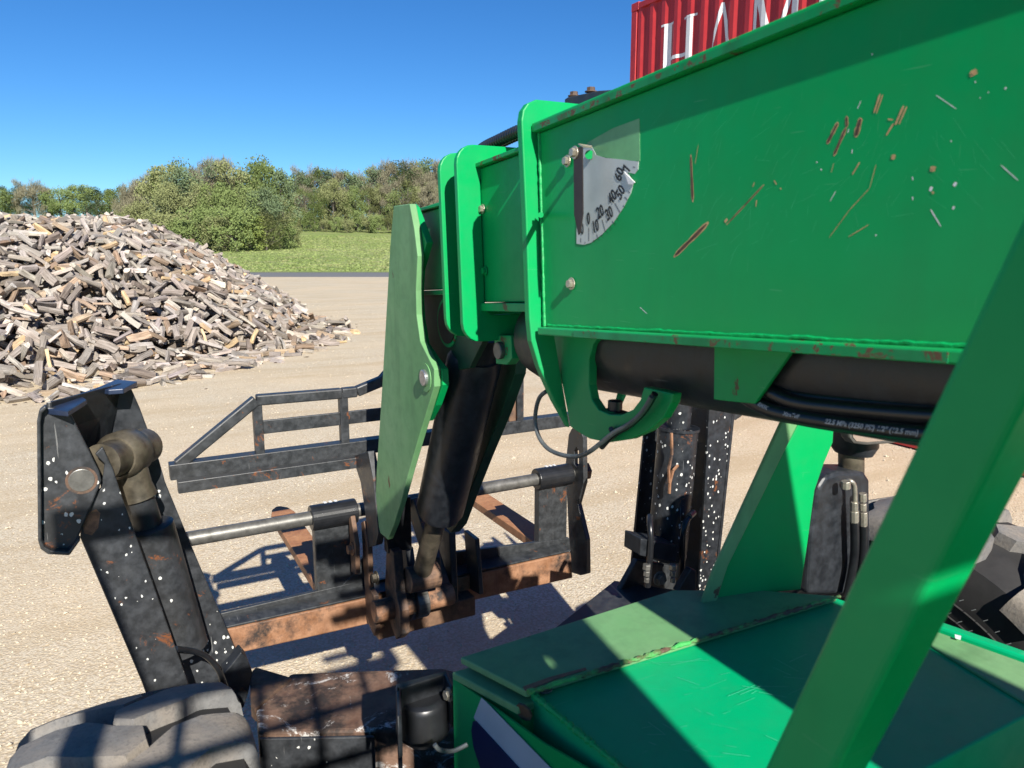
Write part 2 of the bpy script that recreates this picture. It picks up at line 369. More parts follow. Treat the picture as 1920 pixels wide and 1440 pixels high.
def tree(px, v, topy, kind, mat, where, grp, wid=1, zb=None):
    d = ray(px, 455); d.z = 0; w = (px-960)/FPX*v/math.cos(PITCH); x, y = vw(v, w)
    z0 = zf(v, w) if zb is None else zb
    el = ray(px, topy); h = (CAMH + el.z/math.hypot(el.x, el.y)*math.hypot(x, y)) - z0
    i = random.randrange(len(PR[kind])); tm, cm = PR[kind][i]
    key = (kind, i, mat.name)
    if key not in _mcache:
        c2 = cm.copy(); c2.materials.append(mat); _mcache[key] = c2
        if not tm.materials: tm.materials.append(BARK)
    nm = {'round': 'leafy_tree', 'airy': 'slender_tree', 'twig': 'bare_tree', 'bush': 'bush'}[kind]
    cn = {'leaf_green': 'mid green', 'leaf_bright': 'bright yellow-green', 'leaf_olive': 'olive', 'twig_brown': 'brown', 'leaf_blue_green': 'dark blue-green'}[mat.name]
    lab = {'round': f'{cn} round leafy tree', 'airy': f'{cn} slender airy tree', 'twig': f'{cn} twiggy tree barely in leaf', 'bush': f'{cn} low bush'}[kind]+' '+where
    o = empty(nm, (x, y, z0-.1), random.uniform(0, 6.3), lab, 'bush' if kind == 'bush' else 'tree', grp)
    s = h/9.6; o.scale = (s*wid, s*wid, s)
    for n_, m_ in (('trunk', tm), ('crown', _mcache[key])):
        c = bpy.data.objects.new(n_, m_); COL.objects.link(c); c.parent = o
A = 'far behind the log heap'; GA = 'far trees behind the log heap'
for i, (px, ty) in enumerate([(-70, 356), (-45, 360), (-15, 362), (8, 356), (28, 352), (50, 351), (75, 356), (103, 341), (128, 357), (150, 352), (172, 348), (196, 352), (215, 356), (238, 358), (262, 352)]):
    k = ['airy', 'round', 'round', 'airy', 'round'][i % 5]; m = [LD, LG, LD, LO, LG][i % 5]
    if px == 103: k, m = 'twig', LT
    tree(px, 150+random.uniform(-6, 6), ty, k, m, A, GA, 1.15)
for px in range(-80, 290, 30): tree(px, 158, 378, 'round', LD, A, GA, 1.2)
A = 'in dense clump left of the field'; GA = 'trees of the dense clump'
for px, v, ty, k, m in [(268, 108, 362, 'twig', LT), (290, 105, 345, 'twig', LT), (312, 104, 328, 'twig', LT), (335, 98, 322, 'round', LO), (362, 100, 308, 'round', LG), (385, 96, 310, 'round', LD), (420, 104, 303, 'twig', LT), (448, 102, 303, 'twig', LT), (470, 98, 313, 'round', LO), (505, 100, 302, 'round', LG), (528, 102, 308, 'airy', LG), (546, 100, 325, 'airy', LD), (300, 96, 372, 'round', LO), (345, 92, 350, 'round', LO), (400, 93, 345, 'round', LO), (440, 92, 350, 'round', LG), (485, 93, 348, 'round', LG), (520, 93, 352, 'round', LD), (548, 95, 375, 'airy', LO), (270, 97, 388, 'round', LO)]:
    tree(px, v, ty, k, m, A, GA, .95 if k != 'round' else .85)
for px, v, ty, m in [(255, 92, 410, LG), (300, 90, 425, LB), (335, 89, 400, LO), (368, 88, 418, LG), (398, 87, 395, LG), (430, 86, 412, LO), (462, 86, 395, LG), (490, 87, 410, LB), (515, 88, 400, LO), (540, 90, 420, LG), (556, 93, 425, LO)]:
    tree(px, v, ty, 'bush', m, 'at the foot of the dense clump', 'bushes at the foot of the clump', 1.0)
A = 'along the top of the field'; GA = 'trees along the top of the field'
for i, px in enumerate(range(556, 960, 15)):
    ty = np.interp(px, [556, 600, 640, 690, 715, 745, 780, 810, 850, 960], [335, 318, 326, 326, 318, 300, 300, 298, 312, 320])+random.uniform(-4, 6)
    tree(px, 142+random.uniform(-4, 5), ty, 'airy' if i % 3 else 'twig', [LD, LG, LD][i % 3] if i % 3 else LT, A, GA, .95)
for i, px in enumerate(range(566, 970, 19)):
    tree(px+random.uniform(-5, 5), 133+random.uniform(-3, 4), 348+random.uniform(-12, 12), ['round', 'twig', 'round', 'airy'][i % 4], [LO, LT, LG, LO][i % 4], A, GA, .8)
for i, px in enumerate(range(560, 980, 20)):
    tree(px+random.uniform(-6, 6), 128+random.uniform(-2, 3), 405+random.uniform(-8, 8), 'bush', [LG, LO, LG, LO][i % 4], 'along the top edge of the field', 'bushes along the top of the field', .8)

# ------------------------------------------------------------------ split firewood heap
PC = (-3.9, 21.6)
def mound(x, y):
    dx, dy = x-PC[0], y-PC[1]; a = math.atan2(dy, dx); r = math.hypot(dx, dy)
    Rm = 8.5+.35*math.sin(3*a+1)+.25*math.sin(7*a)
    e = Rm-r
    if e <= 0: return 0.
    top = 2.5+.18*math.sin(x*1.1)+.12*math.cos(y*1.7+x)
    lin = e*.66
    k = .55
    return max(0, -k*math.log(math.exp(-lin/k)+math.exp(-top/k))+.02) 
woodc = [(.33, .29, .25), (.25, .22, .19), (.42, .37, .31), (.20, .165, .135), (.50, .44, .36), (.36, .27, .19), (.55, .40, .23), (.30, .27, .245), (.46, .42, .37), (.27, .19, .13)]
def woodm(name):
    g = N(name); uv = g.n('ShaderNodeUVMap'); mp = g.n('ShaderNodeMapping'); mp.inputs['Scale'].default_value = (3.5, 60, 1); g.l(uv.outputs[0], mp.inputs[0])
    gr = g.noise(1, 6, .65, mp.outputs[0]); at_ = g.n('ShaderNodeAttribute'); at_.attribute_name = 'wood'; bl = g.noise(5, 4, .6, uv.outputs[0])
    c = g.mix(g.ramp(gr, [(.35, 0.), (.62, 1.)]), (.42, .40, .38), (1.2, 1.2, 1.2)); c = g.mix(1, at_.outputs[0], c, 'MULTIPLY')
    c = g.mix(g.math('MULTIPLY', g.ramp(bl, [(.45, 0.), (.7, 1.)]), .45), c, (.24, .20, .165))
    g.bump(gr, .8, .012); return g.fin(c, .88, spec=.15)
WOOD = woodm('split_firewood')
def log_shape(rg):
    L = rg.uniform(.29, .45); k = rg.choice('wwwqqsrb'); r = rg.uniform(.045, .09)
    if k == 'w': sec = [(0, -r*.6), (r*.95, r*.45), (r*.45, r*.75), (-r*.45, r*.72), (-r*.95, r*.35)]
    elif k == 'q': sec = [(-r*.8, -r*.55), (r*.85, -r*.6), (r*.55, r*.35), (-r*.1, r*.75), (-r*.75, r*.45)]
    elif k == 's': sec = [(-r*1.05, -r*.32), (r, -r*.4), (r*1.05, r*.3), (-r*.9, r*.38)]
    elif k == 'b': sec = [(-r*.6, -r*.25), (r*.6, -r*.3), (r*.5, r*.28), (-r*.55, r*.3)]
    else: sec = [(r*.75*math.cos(t*math.pi/4), r*.75*math.sin(t*math.pi/4)) for t in range(8)]
    n = len(sec); bend = rg.uniform(-.02, .02); vs = []
    tw = rg.uniform(-.25, .25); sk = rg.uniform(-.03, .03)
    for j, t in enumerate((-.5, -.1, .5)):
        s = 1+rg.uniform(-.1, .1); ca, sa = math.cos(tw*t), math.sin(tw*t)
        for i_, (x, y) in enumerate(sec):
            x, y = x*s+rg.uniform(-.007, .007), y*s+rg.uniform(-.007, .007)
            vs.append((t*L+(sk*x/r if j != 1 else 0), x*ca-y*sa+(bend if j == 1 else 0), x*sa+y*ca))
    fs = [tuple(range(n))[::-1], tuple(range(2*n, 3*n))]
    for j in (0, 1): fs += [(j*n+i_, j*n+(i_+1) % n, (j+1)*n+(i_+1) % n, (j+1)*n+i_) for i_ in range(n)]
    uo = rg.uniform(0, 40); uvs = []; 
    for f in fs:
        end = len(f) == n and (f[0] == n-1 or f[0] == 2*n) and all(i_ < n or i_ >= 2*n for i_ in f)
        for i_ in f:
            x, y, z = vs[i_]; uvs.append((uo+(y*3 if end else x), uo+(z if end else (i_ % n)*.07)))
    return np.array(vs), fs, uvs, L, r, n
rgl = random.Random(21); SH = [log_shape(rgl) for _ in range(26)]
# drop logs one by one on a height map
gx0, gy0, gs = -14., 11.5, .06; GW = int(22/gs); GH = int(20/gs)
X_, Y_ = np.meshgrid(gx0+gs*np.arange(GW), gy0+gs*np.arange(GH), indexing='ij')
TG = np.vectorize(mound)(X_, Y_); HM = np.maximum(TG-.42, 0)
def hcell(x, y): return min(GW-1, max(0, int((x-gx0)/gs))), min(GH-1, max(0, int((y-gy0)/gs)))
logs = []; tries = 0
while len(logs) < 10500 and tries < 120000:
    tries += 1
    x, y = rgl.uniform(PC[0]-1.5, PC[0]+9.3), rgl.uniform(PC[1]-9.4, PC[1]+4.5)
    i, j = hcell(x, y)
    if TG[i, j] < .03 and rgl.random() > .02: continue
    if math.hypot(x-PC[0], y-PC[1]) > 9.9: continue
    k = rgl.randrange(len(SH)); _, _, _, L, r, _ = SH[k]
    yaw = rgl.uniform(0, math.pi); ux, uy = math.cos(yaw), math.sin(yaw)
    if HM[i, j] > TG[i, j]+.10: continue
    ts = np.linspace(-.45, .45, 7)*L; hh = []
    for t in ts:
        m = 0
        for s in (-.5, 0, .5): a, c = hcell(x+ux*t-uy*s*r, y+uy*t+ux*s*r); m = max(m, HM[a, c])
        hh.append(m)
    hh = np.array(hh)
    # rest on the highest point of each half
    iL = int(np.argmax(hh[:4])); iR = 3+int(np.argmax(hh[3:]))
    sl_ = (hh[iR]-hh[iL])/max(.12, ts[iR]-ts[iL]); sl_ = max(-.9, min(.9, sl_))*.85
    c0 = np.max(hh-sl_*ts); th = r*.55
    if c0 > TG[i, j]+.35: continue
    z = c0+th*.75
    for t in ts:
        for s in (-.6, -.2, .2, .6): a, c = hcell(x+ux*t-uy*s*r, y+uy*t+ux*s*r); HM[a, c] = max(HM[a, c], z+sl_*t+th*.45)
    logs.append((x, y, z, yaw, math.atan(sl_), rgl.choice((0, 0, 1, 2, 3))*1.57+rgl.uniform(-.4, .4), k))
def logmat(l):
    return Matrix.Translation((l[0], l[1], l[2])) @ Matrix.Rotation(l[3], 4, 'Z') @ Matrix.Rotation(-l[4], 4, 'Y') @ Matrix.Rotation(l[5], 4, 'X')
def pxof(p):
    d = Vector(p)-_C; z = d.dot(_F); return 960+FPX*d.dot(_R)/z, 720-FPX*d.dot(_U)/z, z
def wcol(rg):
    q = rg.random(); base = woodc[0 if q < .2 else 1 if q < .32 else 2 if q < .45 else 7 if q < .6 else 8 if q < .72 else 3 if q < .8 else 9 if q < .86 else 4 if q < .91 else 5 if q < .965 else 6]
    j = rg.uniform(.85, 1.32); return tuple(k*j*rg.uniform(.97, 1.03) for k in base)
top = []
for n_, l in enumerate(logs):
    i, j = hcell(l[0], l[1]); px, py, z = pxof(l[:3]); over = l[2] > HM[i, j]-.12
    top.append(((0 if (over and 10 < px < 700) else 1), z, n_))
top.sort(); solo = set(t[2] for t in top[:290])
# shared meshes for the single logs
LM = {}
def logmesh(k, rg):
    c = rg.randrange(3)
    if (k, c) not in LM:
        vs, fs, uvs, L, r, n = SH[k]; me = bpy.data.meshes.new('firewood_log'); me.from_pydata([tuple(v) for v in vs], [], fs)
        ul = me.uv_layers.new(name='UVMap'); ul.data.foreach_set('uv', [q for uv in uvs for q in uv])
        ca = me.color_attributes.new('wood', 'FLOAT_COLOR', 'CORNER'); cc = wcol(rg); cols = []
        for f in fs:
            e = len(f) == n; jj = 1.18 if e else rg.uniform(.82, 1.12); g_ = tuple(q*jj for q in cc)
            cols += [g_+(1,)]*len(f)
        ca.data.foreach_set('color', [q for cl in cols for q in cl]); me.materials.append(WOOD); LM[k, c] = me
    return LM[k, c]
LGS = []
bv, bf, buv, bc = [], [], [], []; off = 0
for n_, l in enumerate(logs):
    M = logmat(l)
    if n_ in solo:
        o = bpy.data.objects.new('firewood_log', logmesh(l[6], rgl)); COL.objects.link(o); o.matrix_world = M
        px_, py_, _z = pxof(l[:3]); LGS.append((o, px_, py_, l)); tag(o, 'split firewood log', 'firewood log', 'split logs on the face of the heap')
    else:
        vs, fs, uvs, L, r, n = SH[l[6]]; Mn = np.array(M); P = vs @ Mn[:3, :3].T + Mn[:3, 3]
        bv.append(P); bf += [tuple(i+off for i in f) for f in fs]; off += len(vs); du = rgl.uniform(0, 30)
        buv += [(u+du, v+du) for u, v in uvs]; cc = wcol(rgl)
        for f in fs:
            jj = 1.15 if len(f) == n else rgl.uniform(.82, 1.12); g_ = tuple(q*jj for q in cc)+(1,); bc += [g_]*len(f)
me = bpy.data.meshes.new('firewood_heap'); me.from_pydata(np.concatenate(bv).tolist(), [], bf)
ul = me.uv_layers.new(name='UVMap'); ul.data.foreach_set('uv', np.array(buv, dtype=np.float32).ravel())
ca = me.color_attributes.new('wood', 'FLOAT_COLOR', 'CORNER'); ca.data.foreach_set('color', np.array(bc, dtype=np.float32).ravel()); me.materials.append(WOOD)
o = bpy.data.objects.new('firewood_heap', me); COL.objects.link(o)
tag(o, 'the rest of the big grey heap of split firewood', 'firewood heap', kind='stuff')
# bark and soil under the logs
b = MB(); st = 6
for i in range(0, GW, st):
    for j in range(0, GH, st): b.v.append((X_[i, j], Y_[i, j], max(TG[i, j]-.5, -.05)))
nj = len(range(0, GH, st)); ni = len(range(0, GW, st))
for i in range(ni-1):
    for j in range(nj-1):
        q = (i*nj+j, (i+1)*nj+j, (i+1)*nj+j+1, i*nj+j+1)
        if max(b.v[k][2] for k in q) > -.04: b.f.append(q); b.m.append(0)
tag(b.build('heap_core', simple('bark_debris', (.06, .048, .036), .95, 0, .4, 8, .5)), 'dark bark debris inside the firewood heap', 'bark debris', kind='stuff')
b = MB(); rg = random.Random(9)
for i in range(1500):
    a = rg.uniform(-2.6, .6); rr = 8.5+rg.gauss(.35, .45); x, y = PC[0]+math.cos(a)*rr, PC[1]+math.sin(a)*rr
    s = rg.uniform(.012, .04); b.add([(p.x*1.6+x, p.y+y, p.z*.5+.01) for p in stone(rg, s)], OCT)
tag(b.build('bark_chips', simple('bark_chip', (.14, .105, .075), .95, 0, .5, 5, .3), fix=False), 'bark chips and splinters around the foot of the heap', 'bark chips', kind='stuff')

# ------------------------------------------------------------------ shipping containers
def redm():
    g = N('red_container_paint'); f = g.noise(3, 6, .7); st = g.noise(1, 5, .6, g.vec((6, 6, .6)))
    c = g.mix(g.ramp(f, [(.35, 0.), (.7, 1.)]), (.36, .018, .022), (.46, .03, .03))
    c = g.mix(g.math('MULTIPLY', g.ramp(st, [(.5, 0.), (.75, 1.)]), .4), c, (.22, .02, .02))
    c = g.mix(g.ramp(g.noise(14, 8, .75), [(.70, 0.), (.73, 1.)]), c, (.12, .035, .02))
    g.bump(f, .1, .01); return g.fin(c, .5)
RED = redm()
CX = 7.5; CY1 = 10.0; CLEN = 12.19
def corr(s):                                   # profile depth at distance s from the end post
    s = (s-.16) % .278
    return 0. if s < .072 else (s-.072)/.068*.036 if s < .14 else .036 if s < .21 else (.278-s)/.068*.036
def corr_breaks(a, b_):
    out = [a, b_]; k = 0
    while True:
        o0 = .16+k*.278
        if o0 > b_: break
        out += [q for q in (o0, o0+.072, o0+.14, o0+.21) if a < q < b_]; k += 1
    return sorted(set(round(q, 5) for q in out))
def make_container(z0, label):
    root = empty('shipping_container', (CX, CY1, z0), 0, label, 'shipping container', 'stacked red shipping containers')
    L, Wd, H_ = CLEN, 2.44, 2.9
    b = MB(); br = corr_breaks(.13, L-.13)
    for z in (.15, H_-.09):
        for s in br: b.v.append((.012+corr(s), -s, z))
    n = len(br); b.f = [(i, i+1, n+i+1, n+i) for i in range(n-1)]; b.m = [0]*len(b.f)
    b.build('side_panel', RED, root, fix=False)
    MB().box((Wd-.05, -L+.13, .15), (Wd-.02, -.13, H_-.09)).build('side_panel', RED, root)
    MB().box((.13, -.04, .15), (Wd-.13, -.01, H_-.09)).build('end_panel', RED, root)
    MB().box((.13, -L+.02, .15), (Wd-.13, -L+.06, H_-.09)).build('door', RED, root)
    MB().box((.05, -L+.1, H_-.035), (Wd-.05, -.1, H_-.012)).build('roof_panel', RED, root)
    for x in (0, Wd-.13):
        for y in (-.13, -L): MB().box((x, y, .12), (x+.13, y+.13, H_-.12)).build('corner_post', RED, root, .006)
        MB().box((x+.02, -L+.1, .02), (x+.08, -.1, .16)).build('bottom_rail', RED, root, .004)
        MB().box((x+.0, -L+.1, H_-.1), (x+.07, -.1, H_-.02)).build('top_rail', RED, root, .004)
    for x in (0, Wd-.16):
        for y in (-.17, -L):
            for z in (0, H_-.118): MB().box((x-.004, y-.004, z), (x+.164, y+.174, z+.118)).build('corner_casting', RED, root, .006)
    return root
c_low = make_container(0, 'lower of two stacked red corrugated shipping containers, standing on the yard')
c_top = make_container(2.9, 'upper of two stacked red corrugated shipping containers, with big white letters')
# serif capitals as outlines on a unit height, extruded onto the corrugated side
def stem(x, w, h=1., y=0.): return [(x, y), (x+w, y), (x+w, h), (x, h)]
def serif(x, w, y): return [(x, y), (x+w, y), (x+w, y+.03), (x, y+.03)]
def arc(cx, cy, rx, ry, a0, a1, t0, t1, n=10):
    o = []; 
    for k in range(n+1):
        a = R(a0+(a1-a0)*k/n); o.append((cx+rx*math.cos(a), cy+ry*math.sin(a)))
    for k in range(n, -1, -1):
        a = R(a0+(a1-a0)*k/n); q = t0+(t1-t0)*abs(math.cos(a)); o.append((cx+(rx-q)*math.cos(a), cy+(ry-q)*math.sin(a)))
    return o
T_, t_ = .15, .05
GL = {'H': (.86, [stem(.08, T_), stem(.62, T_), [(.2, .48), (.65, .48), (.65, .53), (.2, .53)], serif(0, .31, 0), serif(0, .31, .97), serif(.54, .31, 0), serif(.54, .31, .97)]),
 'A': (.86, [[(.04, 0), (.09, 0), (.43, .88), (.41, 1)], [(.41, 1), (.62, 0), (.79, 0), (.45, 1)], [(.17, .30), (.58, .30), (.56, .345), (.19, .345)], serif(-.03, .2, 0), serif(.55, .31, 0)]),
 'M': (1.06, [stem(.08, t_), stem(.78, T_), [(.05, 1), (.24, 1), (.53, .12), (.47, 0)], [(.47, 0), (.53, .0), (.84, 1), (.78, 1)], serif(0, .2, 0), serif(0, .2, .97), serif(.7, .31, 0), serif(.75, .26, .97)]),
 'B': (.76, [stem(.08, T_), arc(.38, .75, .27, .25, -90, 90, t_, T_), arc(.4, .26, .31, .26, -90, 90, t_, T_), serif(0, .4, 0), serif(0, .38, .97), serif(.2, .2, .5)]),
 'U': (.86, [stem(.08, T_, 1, .3), stem(.68, t_, 1, .3), arc(.4, .32, .325, .32, 180, 360, t_, .1), serif(0, .31, .97), serif(.6, .2, .97)]),
 'R': (.82, [stem(.08, T_), arc(.38, .74, .27, .26, -90, 90, t_, T_), [(.35, .5), (.5, .5), (.82, 0), (.63, 0)], serif(0, .31, 0), serif(0, .38, .97), serif(.2, .2, .48)]),
 'G': (.88, [arc(.46, .5, .42, .5, 50, 315, t_, T_, 16), stem(.66, T_, .42, .08), serif(.58, .3, .42)])}
s0 = .72; hgt = 1.0; zb = 4.33
cursor = s0
for ch in 'HAMBURG':
    wdt, polys = GL[ch]; bm = bmesh.new()
    for k, pl in enumerate(polys):
        f = bm.faces.new([bm.verts.new((cursor+x*hgt*.86, y*hgt, .0004*k)) for x, y in pl])
    bmesh.ops.triangulate(bm, faces=bm.faces)
    for q in corr_breaks(cursor-.1, cursor+wdt*hgt+.1):
        bmesh.ops.bisect_plane(bm, geom=bm.verts[:]+bm.edges[:]+bm.faces[:], plane_co=(q, 0, 0), plane_no=(1, 0, 0))
    for v in bm.verts:
        s, h, k = v.co; v.co = (.012+corr(s)-.003-k, -s, (zb-2.9)+h)
    me = bpy.data.meshes.new('painted_letter'); bm.to_mesh(me); bm.free(); me.materials.append(WHITE)
    o = bpy.data.objects.new('painted_letter', me); COL.objects.link(o); o.parent = c_top
    cursor += wdt*hgt*.86+.12

# ------------------------------------------------------------------ the telehandler
TH = empty('telehandler', (0, 0, 0), 0, 'green telescopic handler with its boom, forks, wheels and black outriggers, seen from its own cab', 'telehandler')
def T(name, mat, mb, parent=TH, **k): return mb.build(name, mat, parent, **k)
def bolt(p, nrm, r, parent, mat=GALV, name='bolt'):
    p = Vector(p); n_ = Vector(nrm).normalized(); b = MB(); b.tube([p, p+n_*r*.25], r*1.45, 16); b.tube([p+n_*r*.25, p+n_*r*1.1], r, 6)
    return b.build(name, mat, parent, .0006)
# ---- boom: outer section
ob = MB(); X0, X1 = .85, 1.11; wb, wt = 2.113, 2.528; ue = 1.275
ob.bbox(X0, X1, -3.2, ue, wb, wt); outer = T('outer_boom_section', GREEN, ob, bevel=.003)
T('top_flange', GREENW, MB().bbox(X0-.0155, X1+.0155, -3.2, ue+.004, wt+.001, wt+.02), outer, bevel=.003)
T('flange_edge', EDGEG, MB().bbox(X0-.0175, X0-.0160, -3.2, ue-.01, wt+.0015, wt+.013), outer)
T('flange_edge', EDGEG, MB().bbox(X0-.0235, X0-.0224, .35, 1.12, wb-.0165, wb-.004), outer)
T('bottom_flange', GREENW, MB().bbox(X0-.022, X1+.022, -3.2, ue-.006, wb-.018, wb-.001), outer, bevel=.003)
b = MB(); rg = random.Random(2); pts = []
for i in range(220):
    u = -1.2+(ue-.02+1.2)*i/219; pts.append(bp(X0-.002, u, wb+.002+rg.uniform(-.0012, .0012)))
b.tube(pts, [.0032+rg.uniform(-.0006, .0006) for _ in pts], 6); T('weld_bead', simple('painted_weld', (.0, .36, .09), .5, 0, .3, 90, .6), b, outer, smooth=True)
pts = []
for i in range(60):
    w = wb+(wt-wb)*i/59; pts.append(bp(X0-.001, ue-.003, w))
T('weld_bead', simple('painted_weld2', (.0, .34, .085), .5, 0, .3, 90, .6), MB().tube(pts, [.0035+rg.uniform(-.001, .001) for _ in pts], 6), outer, smooth=True)
def pl_u(name, mat, pix, u, t, parent, bevel=.0025, mirror=False):
    P = [atu(x, y, u) for x, y in pix]; return MB().ext([bp(x, u, w) for x, w in P], BD*t).build(name, mat, parent, bevel)
# end collar, left arm tapering down, over the top and down the far side
le = [(1069, 803), (1040, 752), (1012, 690), (997, 640), (993, 600), (986, 400), (978, 225), (981, 206), (990, 193), (1006, 186)]
ri = [(1012, 236), (1018, 300), (1025, 330), (1026, 400), (1030, 500), (1033, 575), (1037, 612)]
L1 = [atu(*p, 1.283) for p in le]; Rr = [atu(*p, 1.283) for p in ri]; wtop = L1[-1][1]
mir = lambda P: [(2*.98-x, w) for x, w in P]
prof = L1 + mir(L1)[::-1] + [(2*.98-X0, wb-.05), (2*.98-X0, wt+.02), (X0+.004, wt+.022)] + Rr[1:]
T('end_collar', GREEN, MB().ext([bp(x, 1.283, w) for x, w in prof], BD*.022), bevel=.003)
# hanging side plate with its cut-out
hp = [(1036, 628), (1260, 628), (1262, 700), (1259, 745), (1243, 782), (1215, 808), (1180, 824), (1140, 830), (1105, 823), (1080, 808), (1069, 800)]
cut = [(1104, 722), (1109, 748), (1122, 768), (1143, 777), (1165, 778), (1186, 768), (1200, 750), (1207, 728), (1208, 700), (1206, 640), (1150, 634), (1118, 650), (1104, 680)]
bm = bmesh.new()
def ring_plate(name, mat, parent, outer_, inner_, ax, v, t, bevel=.0025):
    bm = bmesh.new(); vec = Vector((0, 0, 0)); vec['XYZ'.index(ax)] = t
    es = []
    for L_ in (outer_, inner_):
        vs = [bm.verts.new(at(x, y, ax, v)) for x, y in L_]; es += [bm.edges.new((vs[i], vs[(i+1) % len(vs)])) for i in range(len(vs))]
    r_ = bmesh.ops.triangle_fill(bm, use_beauty=True, use_dissolve=True, edges=es)
    fs = [g for g in bm.faces]; ex = bmesh.ops.extrude_face_region(bm, geom=fs)
    for g in ex['geom']:
        if isinstance(g, bmesh.types.BMVert): g.co += vec
    bmesh.ops.recalc_face_normals(bm, faces=bm.faces)
    me = bpy.data.meshes.new(name); bm.to_mesh(me); bm.free(); me.materials.append(mat)
    o = bpy.data.objects.new(name, me); COL.objects.link(o); o.parent = parent
    md = o.modifiers.new('bevel', 'BEVEL'); md.width = bevel; md.segments = 2; md.limit_method = 'ANGLE'; md.angle_limit = R(40)
    return o
hook = [(1036, 628), (1125, 630), (1112, 645), (1104, 675), (1104, 722), (1109, 748), (1122, 768), (1143, 777), (1165, 778), (1186, 768), (1200, 750), (1207, 726), (1262, 738), (1259, 755), (1243, 784), (1215, 808), (1180, 824), (1140, 830), (1105, 823), (1080, 808), (1069, 800)]
T('hook_plate', GREEN, MB().ext(tr(hook, 'X', .90), (.022, 0, 0)), bevel=.0025)
# big cylinder tube under the boom
cyl = T('extension_cylinder', BLACKP, MB().tube([bp(1.03, u, 2.068) for u in (-3, 1.0, 1.50, 1.56, 1.58)], [.118, .118, .118, .105, .06], 40), smooth=True)
T('hose_guard', GREENW, MB().ext(tr([(1339, 650), (1490, 650), (1415, 757), (1380, 754), (1338, 749)], 'X', .895), (.008, 0, 0)), bevel=.0015)
T('gusset', GREEN, MB().ext([bp(.93, .66, 2.09), bp(.93, .48, 2.09), bp(.93, .60, 1.985), bp(.93, .66, 1.99)], (.2, 0, 0)), bevel=.0015)
# black plate added to fill the shaded underside of the boom
T('underside_dark_fill', BLACKP, MB().bbox(.95, 1.03, -2.8, .62, 1.985, 2.085), bevel=.003)
# ---- scale on the boom side
face = X0-.0015
sc_ = [(1081, 457), (1081, 430), (1086, 300), (1087, 277), (1098, 271), (1108, 272), (1113, 282), (1118, 291), (1135, 296), (1165, 299), (1197, 303), (1196, 318), (1190, 326), (1176, 323), (1180, 330), (1187, 345), (1182, 363), (1168, 390), (1150, 417), (1128, 440), (1108, 455), (1095, 459)]
scale = T('angle_scale', DECALW, MB().ext(tr(sc_, 'X', X0-.0012), (.001, 0, 0)), outer)
T('torn_flap', WHITE, MB().ext(tr([(1170, 322), (1190, 342), (1186, 346), (1178, 345)], 'X', X0-.004), (.002, 0, 0)), outer)
T('sticker_residue', DECALG, MB().ext(tr([(1100, 268), (1150, 240), (1199, 222), (1200, 302), (1160, 299), (1120, 292), (1110, 274)], 'X', X0-.0006), (.0005, 0, 0)), outer)
def text_mesh(s, size, shear=0):
    cu = bpy.data.curves.new('t', 'FONT'); cu.body = s; cu.size = size; cu.shear = shear; cu.align_x = 'CENTER'; cu.align_y = 'CENTER'; cu.resolution_u = 3; cu.offset = .03*size
    o = bpy.data.objects.new('t', cu); COL.objects.link(o); bpy.context.view_layer.update()
    me = bpy.data.meshes.new_from_object(o.evaluated_get(bpy.context.evaluated_depsgraph_get())); bpy.data.objects.remove(o); bpy.data.curves.remove(cu); return me
for s, px, py, ang in [('0', 1091, 430, 8), ('0', 1103, 411, 6), ('10', 1116, 425, 14), ('20', 1125, 398, 22), ('30', 1142, 401, 28), ('40', 1148, 370, 40), ('50', 1163, 361, 52), ('60', 1161, 327, 64), ('7 ', 1176, 313, 76)]:
    me = text_mesh(s, .0315); p = at(px, py, 'X', X0-.002); me.materials.append(INK)
    M = Matrix(((0, 0, -1, p.x), (-1, 0, 0, p.y), (0, 1, 0, p.z), (0, 0, 0, 1)))
    o = bpy.data.objects.new('scale_number', me); COL.objects.link(o); o.parent = outer; o.matrix_world = M @ Matrix.Rotation(R(ang), 4, 'Z') @ Matrix.Diagonal((.72, 1, 1, 1))
b = MB()
def strip(b, p, q, w, x, t=.0006, mi=0):
    p, q = at(*p, 'X', x), at(*q, 'X', x); d = (q-p).normalized(); n_ = Vector((0, -d.z, d.y))*w/2
    b.ext([p-n_, q-n_, q+n_, p+n_], (-t, 0, 0), mi)
for (a, c) in [((1089, 446), (1089, 457)), ((1097, 453), (1097, 458)), ((1104, 427), (1104, 458)), ((1113, 450), (1114, 456)), ((1119, 439), (1122, 453)), ((1127, 441), (1130, 447)), ((1129, 412), (1137, 441)), ((1142, 427), (1145, 434)), ((1148, 414), (1153, 425)), ((1156, 409), (1160, 415)), ((1153, 381), (1166, 404)), ((1168, 385), (1173, 391)), ((1171, 369), (1179, 377)), ((1178, 359), (1182, 362)), ((1187, 313), (1192, 314))]: strip(b, a, (a[0]+(c[0]-a[0])*.8, a[1]+(c[1]-a[1])*.8), .0011, X0-.0014, .0002)
tag(T('scale_ticks', INK, b, outer), kind='stuff')
b = MB(); 
P = [at(x, y, 'X', .812) for x, y in [(1075, 279), (1092, 274), (1093, 400), (1088, 436), (1084, 441), (1076, 402)]]
b.ext(P, (.004, .003, 0)); T('angle_pointer', DKBROWN, b, outer, bevel=.0008)
T('pointer_edge', GALV, MB().ext([at(1084, 271, 'X', .812), at(1110, 275, 'X', X0-.004), at(1110, 278, 'X', X0-.004), at(1092, 276, 'X', .812)], (0, 0, .002)), outer)
bolt(at(1078, 286, 'X', .812), (-1, 0, 0), .0085, outer); bolt(at(1064, 302, 'X', X0-.004), (-1, 0, 0), .0085, outer); bolt(at(1072, 532, 'X', X0-.002), (-1, 0, 0), .009, outer)
